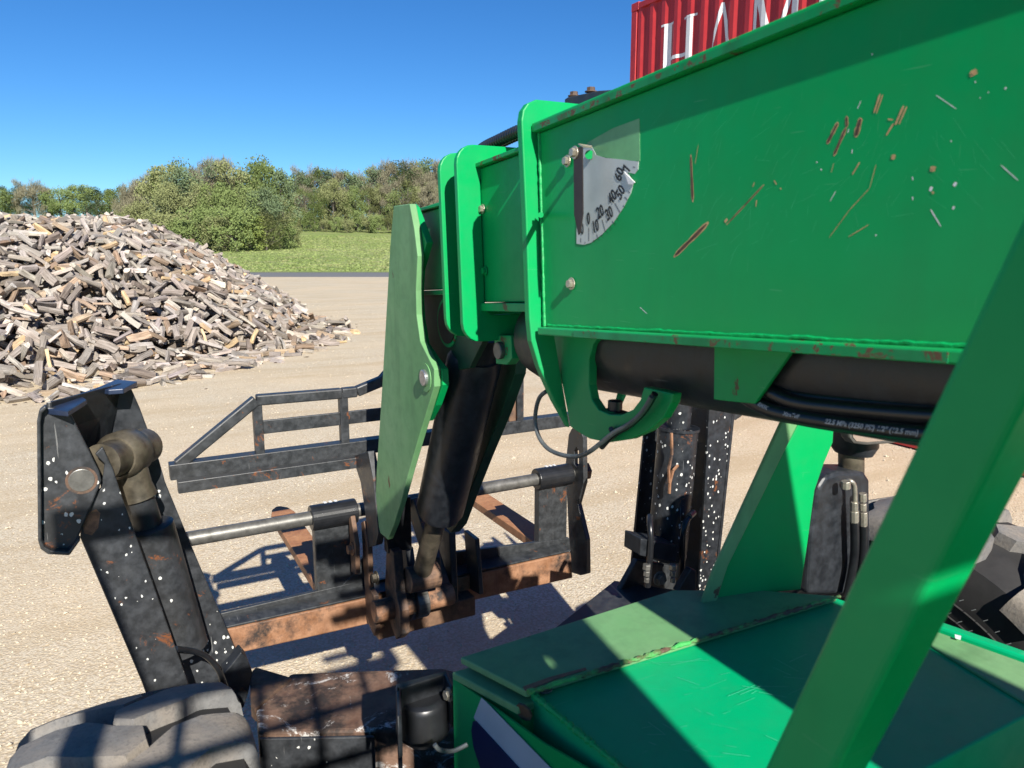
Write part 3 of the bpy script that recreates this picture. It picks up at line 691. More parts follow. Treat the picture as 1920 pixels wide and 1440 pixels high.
MB().tube([at(1105, 290, 'X', X0-.002), at(1105, 290, 'X', X0-.006)], .0085, 16).build('rivet', GREEN, outer)
# ---- scrapes on the boom side
def sp(x, y): return (1160+x/2.4, y/2.4)
b = MB(); rg = random.Random(4)
def scrape(b, p, q, w, core=True, dx=0.):
    p, q = sp(*p), sp(*q); P, Q = at(*p, 'X', X0), at(*q, 'X', X0); d = (Q-P).normalized(); n_ = Vector((0, -d.z, d.y)); W = w/2.4/FPX*(P-_C).dot(_F)
    for k, (wd, mi, x, e) in enumerate(((1.0, 0, X0-.0002-dx*.4, 0), (.62, 1, X0-.0004-dx*.4, .05)) if core else ((1.0, 0, X0-.0002-dx*.4, 0),)):
        L, Rg = [], []; m = 9
        for i in range(m+1):
            t = e+(1-2*e)*i/m; c = P.lerp(Q, t); c.x = x; hw = W*.5*wd*(.85 if 0 < i < m else .35)*rg.uniform(.75, 1.15)
            L.append(c+n_*hw); Rg.append(c-n_*hw)
        b.add(L+Rg[::-1], [tuple(range(len(L)*2))], mi)
for a in [((325, 695), (334, 910), 20), ((405, 1000), (248, 1156), 30), ((655, 830), (485, 1012), 11), ((988, 550), (938, 648), 24), ((1026, 522), (1028, 572), 18), ((1026, 570), (968, 702), 22), ((1090, 530), (1066, 618), 34)]:
    b1 = MB(); scrape(b1, *a); T('paint_scrape', [TAN, BROWN], b1, outer)
for a in [((1178, 422), (1150, 508), 12), ((1190, 425), (1160, 512), 8), ((1284, 475), (1246, 562), 14), ((1298, 478), (1262, 560), 10), ((1238, 555), (1205, 610), 10), ((1086, 730), (1052, 786), 8), ((1240, 695), (1234, 718), 24), ((1595, 315), (1600, 340), 40), ((1418, 748), (1412, 772), 30), ((490, 985), (478, 1000), 18), ((700, 812), (712, 830), 8), ((728, 846), (732, 852), 8), ((612, 820), (604, 842), 6), ((622, 900), (618, 930), 7), ((1412, 862), (1418, 872), 12), ((1236, 540), (1212, 536), 8)]: scrape(b, *a, core=False, dx=.0006)
for a in [((1595, 322), (1602, 332), 16), ((1418, 756), (1414, 764), 12), ((360, 650), (345, 740), 4), ((1160, 740), (1130, 850), 4), ((1128, 850), (1040, 945), 4), ((1040, 945), (948, 1070), 4), ((1128, 1010), (1035, 1066), 4), ((970, 735), (958, 775), 4)]: scrape(b, *a, core=False, dx=.0012)
tag(T('small_paint_chips', [TAN, BROWN], b, outer), kind='stuff')
b = MB()
for a in [((1428, 428), (1520, 490), 4), ((1720, 742), (1798, 812), 5), ((1404, 942), (1451, 1020), 6), ((1410, 840), (1402, 860), 16), ((1520, 820), (1508, 838), 16), ((1510, 928), (1504, 942), 12), ((1745, 392), (1738, 402), 9), ((978, 860), (952, 905), 4), ((1075, 490), (1090, 455), 4), ((1322, 795), (1324, 810), 6), ((1323, 885), (1324, 900), 6), ((1052, 672), (1050, 690), 6), ((1036, 580), (1032, 598), 5), ((1160, 1055), (1156, 1062), 8), ((890, 728), (894, 732), 7), ((910, 760), (914, 766), 7), ((1604, 366), (1607, 372), 7), ((1626, 438), (1628, 443), 6), ((1663, 414), (1666, 418), 6), ((96, 1382), (128, 1412), 4), ((1140, 240), (1142, 248), 6), ((1495, 632), (1498, 638), 6)]: scrape(b, *a, core=False)
tag(T('white_scratches', WHITE, b, outer), kind='stuff')
b = MB()
for k in range(150):
    cx, cy = rg.choice([(330, 900), (600, 900), (620, 650), (1150, 620), (1250, 700), (1550, 700), (1000, 950), (300, 600), (560, 1080)])
    x, y = rg.gauss(cx, 150), rg.gauss(cy, 140); a = rg.gauss(-1.05, .35) if x < 1350 else rg.gauss(.9, .3); L_ = rg.uniform(20, 120)
    if y > 1230 or y < 430 - x*.2: continue
    scrape(b, (x, y), (x+math.cos(a)*L_, y+math.sin(a)*L_), rg.uniform(.45, .95), core=False, dx=-.0001)
tag(T('fine_scratches', SCRL, b, outer), kind='stuff')
# ---- middle sections with their collars
mid = T('middle_boom_section', GREEN, MB().bbox(.895, 1.065, 1.0, 1.68, 2.165, 2.515), bevel=.003)
T('top_flange', GREENW, MB().bbox(.88, 1.08, 1.29, 1.66, 2.517, 2.528), mid, bevel=.002)
T('bottom_flange', GREENW, MB().bbox(.88, 1.08, 1.0, 1.66, 2.142, 2.163), mid, bevel=.002)
def ring(name, u, t, xo, xi, w0, w1, wi0, wi1, cr=.05):
    def rr(x0, x1, a, b_, r):
        P = []
        for cx, cy, s in ((x0+r, b_-r, 180), (x1-r, b_-r, 90), (x1-r, a+r, 0), (x0+r, a+r, -90)):
            for k in range(6):
                q = R(s-90*k/5); P.append((cx+r*math.cos(q), cy+r*math.sin(q)))
        return P
    bm = bmesh.new(); es = []
    for P in (rr(xo, 1.96-xo, w0, w1, cr), rr(xi, 1.96-xi, wi0, wi1, .03)):
        vs = [bm.verts.new(bp(x, u, w)) for x, w in P]; es += [bm.edges.new((vs[i], vs[(i+1) % len(vs)])) for i in range(len(vs))]
    bmesh.ops.triangle_fill(bm, use_beauty=True, use_dissolve=True, edges=es)
    ex = bmesh.ops.extrude_face_region(bm, geom=bm.faces[:])
    for g in ex['geom']:
        if isinstance(g, bmesh.types.BMVert): g.co += BD*t
    bmesh.ops.recalc_face_normals(bm, faces=bm.faces); me = bpy.data.meshes.new(name); bm.to_mesh(me); bm.free(); me.materials.append(GREEN)
    o = bpy.data.objects.new(name, me); COL.objects.link(o); o.parent = TH
    md = o.modifiers.new('bevel', 'BEVEL'); md.width = .003; md.segments = 2; md.limit_method = 'ANGLE'; md.angle_limit = R(40); return o
ring('section_collar', 1.655, .02, .826, .893, 2.06, 2.575, 2.13, 2.51)
ring('section_collar', 1.775, .02, .83, .915, 2.07, 2.575, 2.15, 2.49)
T('second_boom_section', GREEN, MB().bbox(.91, 1.05, 1.66, 1.80, 2.18, 2.49), bevel=.003)
inner = T('inner_boom_section', GREEN, MB().bbox(.93, 1.03, 1.75, 2.44, 2.205, 2.455), bevel=.003)
T('top_flange', GREENW, MB().bbox(.915, 1.045, 1.80, 2.4, 2.457, 2.468), inner, bevel=.002)
T('bottom_flange', GREENW, MB().bbox(.915, 1.045, 1.80, 2.3, 2.188, 2.203), inner, bevel=.002)
bolt(at(905, 392, 'X', .893), (-1, 0, 0), .009, mid); bolt(at(910, 508, 'X', .893), (-1, 0, 0), .009, mid, GREEN)
bolt(at(862, 468, 'X', .89), (-1, 0, 0), .011, mid, GREEN); bolt(at(862, 502, 'X', .89), (-1, 0, 0), .011, mid, GREEN)
MB().tube([at(1014, 403, 'X', .80), at(1014, 403, 'X', .84)], .006, 8).build('collar_bolt', GREEN, outer)
# spiral wrapped hoses on top of the boom
b = MB()
for j, (x, dy) in enumerate(((.98, 0), (1.02, 5), (1.06, -2))):
    pts = smoothpath([at(px, py+dy, 'X', x) for px, py in [(880, 300), (905, 279), (935, 264), (972, 247), (1010, 236), (1060, 232)]], 24)
    b.tube(pts, [.0165 if k % 3 else .011 for k in range(len(pts))], 9)
T('spiral_wrapped_hose', HOSE, b, smooth=True)
T('slide_pad_bracket', BLACKR, MB().ext(tr([(1058, 186), (1064, 182), (1120, 170), (1150, 168), (1150, 215), (1058, 225)], 'X', 1.0), (.12, 0, 0)), bevel=.003)
for px, py in ((1076, 181), (1108, 173)): bolt(at(px, py, 'X', 1.03), (0, 0, 1), .010, TH, RUSTD)
MB().bbox(1.05, 1.10, .72, .80, 2.548, 2.60).build('boom_stop', GREEN, TH, .012)
bolt(bp(.92, 1.72, 2.565), BW, .012, TH, STEEL)
# ---- boom head
hl = [(738, 386), (768, 382), (777, 430), (783, 480), (780, 545), (781, 590), (788, 640), (802, 668), (814, 692), (814, 725), (803, 762), (786, 818), (768, 880), (752, 940), (738, 985), (727, 1012), (713, 1000), (703, 962), (706, 880), (716, 730), (724, 590), (732, 450)]
head = T('boom_head_plate', PALEG, MB().ext(tr(hl, 'X', .85), (.022, 0, 0)), bevel=.003)
T('edge_band', GREEN, MB().ext(tr([(769, 382), (775, 388), (800, 455), (786, 505), (783, 548), (786, 600), (794, 645), (812, 672), (828, 692), (830, 722), (817, 760), (801, 790), (802, 765), (814, 725), (814, 692), (802, 668), (788, 640), (781, 590), (781, 545), (784, 480), (778, 430)], 'X', .873), (.022, 0, 0)), head, bevel=.002)
hr = [(900, 590), (968, 590), (970, 650), (966, 702), (940, 775), (905, 860), (878, 930), (858, 985), (845, 1000), (832, 985), (838, 930), (860, 800), (890, 690)]
T('boom_head_plate', SHADEG, MB().ext(tr(hr, 'X', 1.11), (.04, 0, 0)), bevel=.003)
T('boom_nose_plate', SHADEG, MB().ext(tr([(783, 550), (842, 552), (898, 590), (905, 640), (880, 690), (826, 700), (796, 640)], 'X', .935), (.02, 0, 0)), bevel=.002)
c = at(838, 605, 'X', .932); T('boss_ring', GREENW, MB().tube([c, c+Vector((.02, 0, 0))], .078, 32)); T('bore_dark_disc', BLACKPL, MB().tube([c-Vector((.003, 0, 0)), c+Vector((.12, 0, 0))], .066, 32))  # solid black disc paints in the dark of the open hole
c = at(798, 708, 'X', .848); T('head_pin', PIN, MB().tube([c-Vector((.012, 0, 0)), c+Vector((.06, 0, 0))], .026, 24), bevel=.003); T('pin_washer', PALEG, MB().tube([c-Vector((.002, 0, 0)), c+Vector((.001, 0, 0))], .045, 24))
# clevis and pin behind the collar
T('clevis_plate', GREENW, MB().ext(tr([(926, 629), (958, 629), (960, 672), (950, 684), (930, 682)], 'X', .93), (.03, 0, 0)), bevel=.002)
c = at(939, 657, 'X', .928); T('clevis_pin', STEEL, MB().tube([c-Vector((.012, 0, 0)), c+Vector((.2, 0, 0))], .024, 20), bevel=.003)
# ---- tilt cylinder and its rod
a0, a1 = at(893, 662, 'X', 1.01), at(824, 960, 'X', 1.01)
T('tilt_cylinder', BLACKP, MB().tube([a0, a0.lerp(a1, .04), a0.lerp(a1, .97), a1], [.08, .088, .088, .08], 36), smooth=True)
T('cylinder_head', BLACKP, MB().tube([a0+(a0-a1)*.12, a0], .07, 24), smooth=True)
b = MB()
for k in range(2): b.tube(smoothpath([at(850+k*22, 618, 'X', 1.0), at(858+k*24, 645, 'X', .97), at(866+k*22, 668, 'X', .99), at(858+k*26, 695, 'X', 1.0)]), .013, 10)
T('tilt_hose', GREASE, b, smooth=True)
r0, r1 = at(822, 960, 'X', 1.01), at(790, 1078, 'X', 1.01)
T('cylinder_rod', GREASE, MB().tube([r0, r1], .038, 20), smooth=True)
T('rod_eye', RUSTD, MB().tube([r1+Vector((-.06, 0, -.01)), r1+Vector((.07, 0, -.01))], .052, 20), bevel=.004)
# ---- fork carriage (everything about Y = 2.9, centre X = 1.07)
carr = T('carriage_crossbar', RUST, MB().ext(tr([(400, 1186), (1071, 1036), (1074, 1084), (408, 1234)], 'Y', 2.86), (0, .10, 0)), bevel=.006)
T('carriage_angle', BLACKR, MB().ext(tr([(398, 1154), (640, 1098), (690, 1084), (700, 1090), (840, 1060), (848, 1036), (950, 1024), (1068, 1009), (1070, 1034), (400, 1184)], 'Y', 2.93), (0, .02, 0)), bevel=.003)
T('carriage_angle', BLACKR, MB().ext(tr([(640, 1098), (662, 1078), (676, 1052), (688, 1035), (694, 1088)], 'Y', 2.93), (0, .02, 0)), bevel=.003)
p = at(400, 1184, 'Y', 2.86); q = at(1070, 1034, 'Y', 2.86)
T('carriage_ledge', BLACKR, MB().ext([p, q, q+Vector((0, .08, .012)), p+Vector((0, .08, .012))], (0, 0, .008)), bevel=.002)
# right end plate, slotted at the top
pxr = [(1060, 872), (1066, 815), (1072, 803), (1088, 806), (1093, 820), (1094, 905), (1083, 945), (1099, 1012), (1100, 1076), (1088, 1079), (1070, 1073), (1066, 1000)]
slot = [(1076, 870), (1076, 846), (1080, 838), (1085, 846), (1085, 870), (1081, 876)]
ring_plate('carriage_end_plate', BLACKR, TH, pxr, slot, 'X', 1.93, .025)
# shaft, fork eyes, shanks, tines
sh = T('fork_shaft', STEEL, MB().tube([(.18, 2.95, 1.09), (2.0, 2.95, 1.09)], .029, 24), smooth=True)
MB().tube([(1.965, 2.95, 1.09), (2.02, 2.95, 1.09)], .045, 6).build('shaft_nut', RUSTD, TH, .003)
def fork(x0, x1):
    f = MB(); xm = (x0+x1)/2
    f.box((x0, 2.935, .70), (x1, 2.985, 1.06)); shank = T('fork_shank', BLACKR, f, bevel=.006)
    T('fork_eye', BLACKPL, MB().tube([(x0-.01, 2.95, 1.09), (x1+.02, 2.95, 1.09)], .052, 28), shank, bevel=.004)
    xa_, xb_ = x0, x1; x0 += .018; x1 -= .018; o = [(x0, 2.985), (x0, 4.02), (x0+.02, 4.10), (x0+.05, 4.14), (x1-.05, 4.14), (x1-.02, 4.10), (x1, 4.02), (x1, 2.985)]
    T('fork_tine', FORK, MB().ext([(x, y, .70) for x, y in o], (0, 0, .045)), shank, bevel=.004)
    b = MB()
    for k in range(3): b.box((xm-.03+k*.022, 2.955, 1.1415), (xm-.018+k*.022, 2.975, 1.1425))
    T('white_marking', WHITE, b, shank)
fork(.665, .825); fork(1.735, 1.895)
# load backrest of welded tube
def sq(name, p, q, w=.045, mat=BLACKR, h=None): return T(name, mat, MB().beam(p, q, w, h or w), bevel=.003)
YB = 3.0; zl = 1.352; xl, xr = .15, 1.99
sq('backrest_rail', (xl, YB, zl), (xr, YB, zl), .06)
sq('backrest_rail', (xl+.02, YB-.065, zl-.045), (.86, YB-.065, zl-.045), .045)
pt = at(480, 750, 'Y', YB); pz = pt.z
b = MB(); pth = [(xl+.03, YB, zl+.02), (pt.x, YB, pz), (at(640, 737, 'Y', YB)), (at(668, 734, 'Y', YB)), at(716, 714, 'Y', YB), (1.07, YB, 1.70), (1.5, YB, 1.78), (1.88, YB, 1.76), (xr-.02, YB, zl+.02)]
for i in range(len(pth)-1): b.beam(pth[i], pth[i+1], .042, .042, (0, 1, 0))
T('backrest_top_tube', BLACKR, b, bevel=.006)
for px in (484, 645): 
    x = at(px, 800, 'Y', YB).x
    for xx in (x, 2.14-x): sq('backrest_post', (xx, YB, zl), (xx, YB, pz), .035, BLACKR)
z1 = at(600, 789, 'Y', YB).z; sq('backrest_mid_rail', (pt.x+.02, YB, z1), (2.12-pt.x, YB, z1), .012, BLACKR, .055)
sq('backrest_post', (at(958, 740, 'Y', YB).x, YB, zl), (at(958, 690, 'Y', YB).x, YB, pz+.03), .035, RUSTD)
# side arms that carry the backrest
T('backrest_arm', BLACKR, MB().ext(tr([(662, 855), (690, 846), (700, 900), (709, 1000), (704, 1022), (692, 1026), (684, 960), (676, 905), (668, 880)], 'X', .845), (.03, 0, 0)), bevel=.003)
T('backrest_arm', RUSTD, MB().ext([(1.25, 3.0, 1.33), (1.25, 3.05, 1.33), (1.25, 2.98, .8), (1.25, 2.9, .8)], (.03, 0, 0)), bevel=.003)
# hinge lugs and pins
def lug(x, t, pts, mat=RUSTD, nm='hinge_lug'): return T(nm, mat, MB().ext([(x, y, z+(.075 if z < .75 else 0)) for y, z in pts], (t, 0, 0)), bevel=.004)
L_a = [(2.88, 1.06), (2.84, 1.08), (2.80, .98), (2.80, .80), (2.74, .72), (2.73, .58), (2.76, .53), (2.86, .56)]
lug(.845, .022, L_a); lug(.80, .02, [(2.9, 1.08), (2.87, 1.10), (2.82, .99), (2.83, .86), (2.9, .84)])
L_b = [(2.74, 1.00), (2.66, 1.00), (2.64, .84), (2.60, .70), (2.60, .60), (2.66, .55), (2.74, .60), (2.78, .8)]
lug(.905, .04, L_b); lug(.985, .035, [(2.84, .95), (2.74, .97), (2.68, .80), (2.66, .64), (2.72, .58), (2.86, .62)], BLACKR)
lug(1.12, .022, [(2.92, .98), (2.80, .99), (2.74, .9), (2.74, .60), (2.88, .58)], BLACKR); lug(1.19, .03, [(2.92, .98), (2.76, .99), (2.74, .60), (2.88, .58)], BLACKR)
lug(1.33, .022, [(2.92, .92), (2.80, .92), (2.76, .60), (2.88, .58)], BLACKR)
T('hinge_barrel', RUST, MB().tube([(.83, 2.70, .745), (1.17, 2.70, .745)], .045, 24), bevel=.004)
T('hinge_barrel', STEEL, MB().tube([(1.0, 2.70, .745), (1.05, 2.70, .745)], .066, 24), bevel=.004)
MB().tube([(.888, 2.70, .745), (.90, 2.70, .745)], .028, 20).build('pin_head', STEEL, TH, .002)
bolt((.868, 2.76, .86), (-1, 0, 0), .02, TH, GREASE); bolt((.80, 2.86, .96), (-1, 0, 0), .02, TH, RUST)
T('cross_tie', RUSTD, MB().box((.87, 2.78, .57), (1.32, 2.86, .66)), bevel=.006)
c = at(770, 1150, 'Y', 2.83); T('stop_tab', RUSTD, MB().ext([(c.x-.03, 2.86, c.z+.05), (c.x-.03, 2.79, c.z+.03), (c.x-.03, 2.77, c.z-.05), (c.x-.03, 2.82, c.z-.07), (c.x-.03, 2.86, c.z-.03)], (.03, 0, 0)), bevel=.004)
T('link_arm', BLACKR, MB().beam((1.16, 2.74, .70), at(775, 935, 'X', 1.1), .05, .07), bevel=.005)
T('head_crossplate', BLACKPL, MB().box((.895, 2.70, .98), (1.0, 2.74, 1.2)), bevel=.004)
# ---- outriggers
def outrigger(parts, left):
    return None
LR = empty('left_outrigger'); LR.parent = TH
YN, YF = 2.13, 2.40
T('foot_side_plate', BLACK, MB().ext(tr([(70, 790), (74, 772), (84, 763), (128, 768), (144, 800), (186, 884), (190, 902), (184, 918), (150, 1000), (146, 1012), (128, 1038), (92, 1035), (78, 1028), (72, 1012)], 'Y', YN-.02), (0, .016, 0)), LR, bevel=.004)
b = MB(); P1 = tr([(70, 775), (72, 1016)], 'Y', YN-.045); 
T('foot_edge_flange', BLACKR, MB().ext(tr([(69, 790), (73, 770), (84, 761), (88, 766), (79, 775), (76, 792), (78, 1014), (84, 1026), (95, 1032), (128, 1035), (147, 1010), (151, 1013), (130, 1042), (90, 1040), (76, 1030), (71, 1014)], 'Y', YN-.045), (0, .03, 0)), LR, bevel=.003)
# sole of the foot (faces up and out while stowed)
A1, B1 = at(84, 760, 'Y', YN-.045), at(220, 716, 'Y', YF+.03)
sole = [(79, 766), (99, 755), (143, 740), (183, 726), (218, 711), (257, 715), (231, 729), (203, 731), (184, 728), (150, 740), (162, 749), (127, 771)]
T('foot_sole', simple('blue_black_paint', (.022, .036, .075), .4, .1, .4, 12), MB().ext([at(x, y, 'Z', 1.80) for x, y in sole], (0, 0, -.014)), LR, bevel=.002)
T('foot_back_web', BLACKP, MB().ext([A1+Vector((.0, .04, 0)), B1+Vector((0, -.03, 0)), at(160, 1000, 'Y', YF), at(80, 1000, 'Y', YN)], (.012, 0, 0)), LR, bevel=.002)
T('foot_side_plate', BLACKP, MB().ext(tr([(190, 738), (243, 722), (262, 765), (288, 835), (296, 868), (290, 900), (262, 985), (205, 985), (186, 900)], 'Y', YF+.01), (0, .016, 0)), LR, bevel=.003)
T('leg_side_plate', BLACK, MB().ext(tr([(158, 945), (190, 915), (196, 870), (178, 852), (192, 838), (212, 880), (228, 930), (356, 1290), (280, 1320), (266, 1280), (150, 1008)], 'Y', YN), (0, .014, 0)), LR, bevel=.003)
T('leg_side_plate', BLACK, MB().ext(tr([(205, 850), (272, 838), (298, 862), (310, 905), (370, 1050), (446, 1228), (440, 1300), (300, 1300), (200, 950)], 'Y', YF), (0, .014, 0)), LR, bevel=.003)
T('rust_patch', RUST, MB().ext(tr([(155, 985), (163, 962), (180, 955), (188, 962), (184, 990), (172, 1004), (158, 1000)], 'Y', YN-.0008), (0, .0007, 0)), LR)
c = at(153, 901, 'Y', YN-.022); T('foot_pin', STEEL, MB().tube([c, c+Vector((0, .33, 0))], .030, 28), LR, bevel=.002)
T('pin_rust_ring', RUSTD, MB().tube([c+Vector((0, .001, 0)), c+Vector((0, .003, 0))], .036, 28), LR)
ce = c+Vector((0.0, .05, .02))
e0, e1 = at(190, 868, 'Y', YN+.03), at(272, 836, 'Y', YF-.03)
T('cylinder_pin', GREASE, MB().tube([e0, e0.lerp(e1, .30)], [.05, .05], 24), LR, smooth=True)
T('cylinder_pin', GREASE, MB().tube([e0.lerp(e1, .30), e0.lerp(e1, .36), e0.lerp(e1, .64), e0.lerp(e1, .70)], [.055, .066, .066, .055], 24), LR, smooth=True)
T('cylinder_pin', GREASE, MB().tube([e0.lerp(e1, .70), e1], [.052, .052], 24), LR, smooth=True)
em = e0.lerp(e1, .5); YM = em.y
bt = at(345, 1215, 'Y', YM); cm = at(277, 985, 'Y', YM); cm2 = at(268, 958, 'Y', YM)
T('rod_end', GREASE, MB().tube([em, em.lerp(cm, .45), em.lerp(cm, .6)], [.048, .045, .05], 20), LR, smooth=True)
T('cylinder_rod', BLACKP, MB().tube([em.lerp(cm, .5), cm], .040, 24), LR, smooth=True)
T('cylinder_barrel', BLACK, MB().tube([cm, cm+(bt-cm)*.01, bt], [.062, .068, .068], 32), LR, smooth=True)
T('hose', HOSE, MB().tube(smoothpath([at(330, 1216, 'Y', YN+.02), at(368, 1222, 'Y', YN+.05), at(392, 1235, 'Y', YN+.06), at(412, 1262, 'Y', YN+.06), at(420, 1300, 'Y', YN+.06)]), .008, 10), LR, smooth=True)
T('hinge_ear', BLACKS, MB().ext(tr([(418, 1262), (432, 1248), (452, 1222), (464, 1236), (474, 1262), (466, 1300), (456, 1330), (436, 1310)], 'Y', 2.0), (0, .05, 0)), LR, bevel=.004)
# right outrigger
RR = empty('right_outrigger'); RR.parent = TH
T('leg_side_plate', BLACKS, MB().ext(tr([(1331, 752), (1377, 740), (1340, 1085), (1311, 1108)], 'Y', 2.13), (0, .014, 0)), RR, bevel=.003)
T('leg_side_plate', BLACKS, MB().ext(tr([(1214, 760), (1250, 760), (1232, 1110), (1176, 1128), (1184, 1068)], 'Y', 2.42), (0, .014, 0)), RR, bevel=.003)
a_, b_2 = at(1377, 740, 'Y', 2.13), at(1340, 1095, 'Y', 2.13)
T('leg_web', BLACKP, MB().ext([a_, a_+Vector((.02, .29, 0)), b_2+Vector((.02, .29, -.05)), b_2], (.014, 0, 0)), RR, bevel=.002)
T('leg_web', BLACKP, MB().ext([at(1331, 752, 'Y', 2.15), at(1331, 752, 'Y', 2.15)+Vector((.03, .0, 0)), at(1311, 1108, 'Y', 2.15)+Vector((.03, 0, 0)), at(1311, 1108, 'Y', 2.15)], (0, .26, 0)), RR, bevel=.002)
t0, t1 = at(1272, 800, 'Y', 2.18), at(1250, 1042, 'Y', 2.18); tt = at(1278, 730, 'Y', 2.18)
T('cylinder_barrel', BLACKS, MB().tube([t0, t1], .078, 32), RR, smooth=True); T('barrel_collar', BLACKP, MB().tube([t0, t0+(t1-t0)*.02], .083, 32), RR)
T('cylinder_rod', BLACKS, MB().tube([tt, t0], .046, 24), RR, smooth=True)
b = MB()
for pts in ([(1259, 812), (1260, 850), (1254, 880), (1255, 905)], [(1271, 872), (1262, 882), (1256, 905), (1255, 925)]):
    P = [at(x, y, 'Y', 2.10) for x, y in pts]
    for i in range(len(P)-1): b.tube([P[i], P[i+1]], .006, 5)
T('rust_run', RUST, b, RR, smooth=True)
T('valve_block', BLACKP, MB().ext(tr([(1202, 1010), (1270, 1022), (1268, 1056), (1200, 1042)], 'Y', 2.05), (0, .10, 0)), RR, bevel=.004)
T('hose', HOSE, MB().tube(smoothpath([at(1300, 962, 'Y', 2.08), at(1288, 975, 'Y', 2.06), at(1281, 1000, 'Y', 2.05), at(1279, 1050, 'Y', 2.05), at(1276, 1100, 'Y', 2.05)]), .012, 10), RR, smooth=True)
T('steel_line', STEEL, MB().tube([at(1300, 961, 'Y', 2.079), at(1292, 968, 'Y', 2.06)], .013, 10), RR, smooth=True)
T('hose', HOSE, MB().tube(smoothpath([at(1219, 968, 'Y', 2.1), at(1219, 985, 'Y', 2.06), at(1220, 1020, 'Y', 2.04), at(1214, 1100, 'Y', 2.04)]), .012, 10), RR, smooth=True)
for px in (1262, 1213):
    for y0, y1, r_ in ((1058, 1068, .016), (1070, 1080, .013), (1083, 1092, .011)):
        MB().tube([at(px, y0, 'Y', 2.03), at(px-1, y1, 'Y', 2.03)], r_, 6).build('hose_fitting', GALV if px == 1262 else STEEL, RR, .002)
bolt(at(1236, 1084, 'Y', 2.06), (0, -1, 0), .02, RR, STEEL)
T('hinge_ear', BLACKR, MB().ext(tr([(1270, 1110), (1296, 1066), (1306, 1070), (1306, 1110)], 'Y', 1.98), (0, .03, 0)), RR, bevel=.004)
T('base_bracket', BLACKR, MB().ext(tr([(1150, 1130), (1195, 1050), (1310, 1070), (1330, 1150)], 'Y', 2.3), (0, .03, 0)), RR, bevel=.004)
MB().ext(tr([(1365, 765), (1388, 768), (1392, 780), (1380, 788), (1365, 786)], 'Y', 2.25), (0, .05, 0)).build('foot_tab', BLACKR, RR, .004)
# outrigger cross frame and axle housing
cf = MB(); P = [at(x, y, 'Z', .98) for x, y in [(484, 1372), (480, 1330), (545, 1262), (640, 1258), (830, 1252), (870, 1262), (900, 1372), (700, 1368)]]
T('outrigger_crossframe', RUSTW, cf.ext(P, (0, 0, -.30)), bevel=.008)
T('crossframe_lip', RUSTD, MB().ext([at(x, y, 'Z', .985) for x, y in [(468, 1262), (480, 1250), (548, 1270), (478, 1330), (470, 1320)]], (0, 0, -.04)), bevel=.004)
T('axle_housing', BLACK, MB().tube([(.17, 1.42, .70), (.50, 1.42, .74), (.7, 1.42, .76), (2.1, 1.42, .70)], [.20, .17, .2, .2], 28), smooth=True)
T('crossframe_front_wall', BLACK, MB().ext([at(x, y, 'Z', .985)-Vector((0, .012, .01)) for x, y in [(484, 1374), (700, 1370)]]+[at(x, y, 'Z', .985)-Vector((0, .012, .35)) for x, y in [(700, 1370), (484, 1374)]], (0, .01, 0)), bevel=.003)
T('crossframe_right_wing', BLACKR, MB().ext([at(x, y, 'Z', .80) for x, y in [(1152, 1088), (1036, 1180), (1090, 1230), (1400, 1200), (1310, 1112)]], (0, 0, -.08)), bevel=.004)
